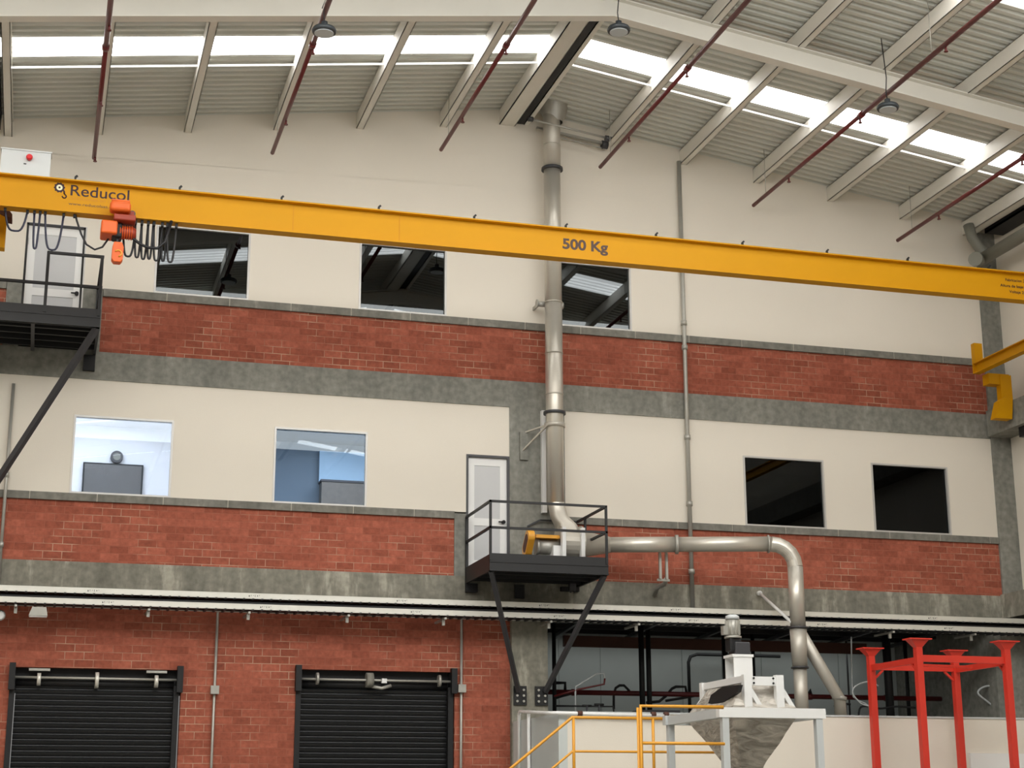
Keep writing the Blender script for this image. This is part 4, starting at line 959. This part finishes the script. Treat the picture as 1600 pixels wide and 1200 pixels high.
MB().box(mx_ - .15, mx_ + .15, my_ - .16, my_ - .14, zt, P(1157, 1026, Y=my_).z).box(mx_ - .15, mx_ + .15, my_ + .14, my_ + .16, zt, P(1157, 1026, Y=my_).z).box(mx_ + .13, mx_ + .15, my_ - .14, my_ + .14, zt, P(1157, 1026, Y=my_).z).box(mx_ - .17, mx_ + .17, my_ - .17, my_ + .17, P(1157, 1028, Y=my_).z, P(1157, 1026, Y=my_).z + .02).box(mx_ - .15, mx_ + .15, my_ - .16, my_ + .16, zt - .02, zt).build('motor_pedestal', 'white', hp)
zp = P(1157, 1026, Y=my_).z + .02
zg2 = P(1150, 1004, Y=my_).z
rbox(mx_ - .1, mx_ + .14, my_ - .14, my_ + .14, zp, zg2, 'gearbox', 'brace', hp, .02)
rbox(mx_ - .17, mx_ + .02, my_ - .1, my_ + .1, zp + .05, zg2 + .06, 'gear_neck', 'blackmatte', hp, .02)
mc = P(1145, 990, Y=my_).x; zm0 = zg2 + .06; zm1 = P(1145, 968, Y=my_).z
MB().tube([(mc, my_, zm0), (mc, my_, zm0 + .03)], .13, 24).build('motor_flange', 'galv', hp)
MB().tube([(mc, my_, zm0 + .03), (mc, my_, zm1)], .10, 24).build('motor', 'galv', hp)
for k in range(12):
    an = 2 * PI * k / 12; MB().bar((mc + .10 * math.cos(an), my_ + .10 * math.sin(an), zm0 + .05), (mc + .10 * math.cos(an), my_ + .10 * math.sin(an), zm1 - .02), .012, .03, up=(math.cos(an), math.sin(an), 0)).build('motor_fin', 'galv', hp)
MB().tube([(mc, my_, zm1), (mc, my_, zm1 + .05), (mc, my_, zm1 + .07)], [.11, .10, .06], 24).build('fan_cover', 'lightgrey', hp)
MB().box(mc - .17, mc - .08, my_ - .05, my_ + .05, zm0 + .05, zm0 + .18).build('terminal_box', 'galv', hp)

# ------------------------------------------------------------ yellow handrails
YA, YB_ = 24.8, 21.7
za = P(894, 1121, Y=YA).z; zb_ = P(1001, 1103, Y=YB_).z
hr = thing('stair_handrail', (7.8, YA, 0), 'yellow stair handrail rising from the bottom edge, then running level', 'handrail')
xa = P(894, 1120, Y=YA).x; xb = P(1046, 1122, Y=YA).x; sl = P(795, 1203, Y=YA)
mid = P(894, 1174, Y=YA).z
xs_ = xa - 3.0; slope_ = (za - sl.z) / (xa - sl.x)
MB().tube([(xs_, YA, za - 3.0 * slope_), (xa, YA, za), (xb, YA, za)], .024, 12).build('top_rail', 'railyellow', hr)
MB().tube([(xs_ + .6, YA, mid - 2.4 * slope_), (xa, YA, mid), (P(1128, 1175, Y=YA).x, YA, mid)], .02, 12).build('mid_rail', 'railyellow', hr)
xm = P(1020, 1122, Y=YA).x
for x in (xa + .02, xm): MB().tube([(x, YA, 1.9), (x, YA, za)], .024, 12).build('rail_post', 'railyellow', hr)
MB().tube([(xs_ + .1, YA, 0), (xs_ + .1, YA, za - 2.9 * slope_)], .024, 12).build('rail_post', 'railyellow', hr)
pr_ = thing('platform_handrail', (8.5, YB_, 0), 'yellow guard rail with a tall post in front of the hopper stand', 'handrail')
x0_ = P(1001, 1103, Y=YB_).x; x1_ = P(1130, 1105, Y=YB_).x; zm_ = P(1001, 1161, Y=YB_).z
MB().tube([(x0_, YB_, 0), (x0_, YB_, zb_), (x1_, YB_, zb_)], .026, 12).build('top_rail', 'railyellow', pr_)
MB().tube([(x0_, YB_, zm_), (x1_, YB_, zm_)], .022, 12).build('mid_rail', 'railyellow', pr_)
MB().tube([(x0_ - .02, YB_ + .06, 0), (x0_ - .02, YB_ + .06, zb_ - .02)], .02, 12).build('rail_post', 'railyellow', pr_)
# stair platform below the frame carrying the rails
dk = thing('stair_landing', (9.0, 24.0, 0), 'yellow edged landing that carries the handrails', 'landing')
MB().box(xa, 12.2, 24.85, 25.85, 1.82, 1.9).build('deck', 'galv', dk)
for x in (xa + .1, 12.1):
    for y in (24.95, 25.75): MB().box(x - .04, x + .04, y - .04, y + .04, 0, 1.82).build('leg', 'railyellow', dk)

# ------------------------------------------------------------ red rack
rk = thing('stacking_rack', (14.6, 24.8, 0), 'tall red steel post rack with flat plates on its four posts', 'rack')
YN, YFb = 24.0, 25.6
xl = P(1433, 1000, Y=YN).x; xr_ = P(1570, 1002, Y=YN).x
ztop = P(1433, 998, Y=YN).z; 
for x, y in ((xl, YN), (xr_, YN), (xl, YFb), (xr_, YFb)):
    MB().box(x - .055, x + .055, y - .055, y + .055, 0, ztop - .03).build('post', 'rackred', rk)
    mb = MB().box(x - .2, x + .2, y - .13, y + .13, ztop - .02, ztop)
    mb.add([(x - .16, y - .1, ztop - .02), (x + .16, y - .1, ztop - .02), (x + .16, y + .1, ztop - .02), (x - .16, y + .1, ztop - .02), (x - .055, y - .055, ztop - .14), (x + .055, y - .055, ztop - .14), (x + .055, y + .055, ztop - .14), (x - .055, y + .055, ztop - .14)],
           [(0, 1, 5, 4), (1, 2, 6, 5), (2, 3, 7, 6), (3, 0, 4, 7), (0, 3, 2, 1), (4, 5, 6, 7)])
    mb.build('head_plate', 'rackred', rk)
zbm = ztop - .37
for y in (YN, YFb): MB().box(xl, xr_, y - .025, y + .025, zbm - .0, zbm + .11).build('cross_beam', 'rackred', rk)
for x in (xl, xr_): MB().box(x - .025, x + .025, YN, YFb, zbm - .02, zbm + .08).build('side_beam', 'rackred', rk)
for x, sgn in ((xl, 1), (xr_, -1)):
    MB().bar((x + sgn * .05, YFb, zbm - .15), (x + sgn * .22, YFb, zbm), .035).build('gusset', 'rackred', rk)
    MB().bar((x, YN + .05, zbm - .15), (x, YN + .22, zbm), .035).build('gusset', 'rackred', rk)
MB().bar((xl + .1, 24.7, zbm + .02), (xr_ - .1, 24.9, zbm + .02), .04).build('inner_bar', 'rackred', rk)
# pale sheet behind the rack bottom right
q = P(1515, 1177, Y=25.97); tag(MB().box(q.x, 18.1, 25.95, 25.995, 0.0, q.z).build('wall_sheet', 'white'), 'white board leaning flat on the low wall at the lower right', 'board')

# left edge dark downpipe by the first purlin
tag(MB().bar((-1.28, YF, roofz(-1.28) - .12), (-1.28, 28.6, roofz(-1.28) - .12), .10, .34).build('roof_channel', 'blackmatte'), 'black channel under the roof at the far left edge', 'channel')
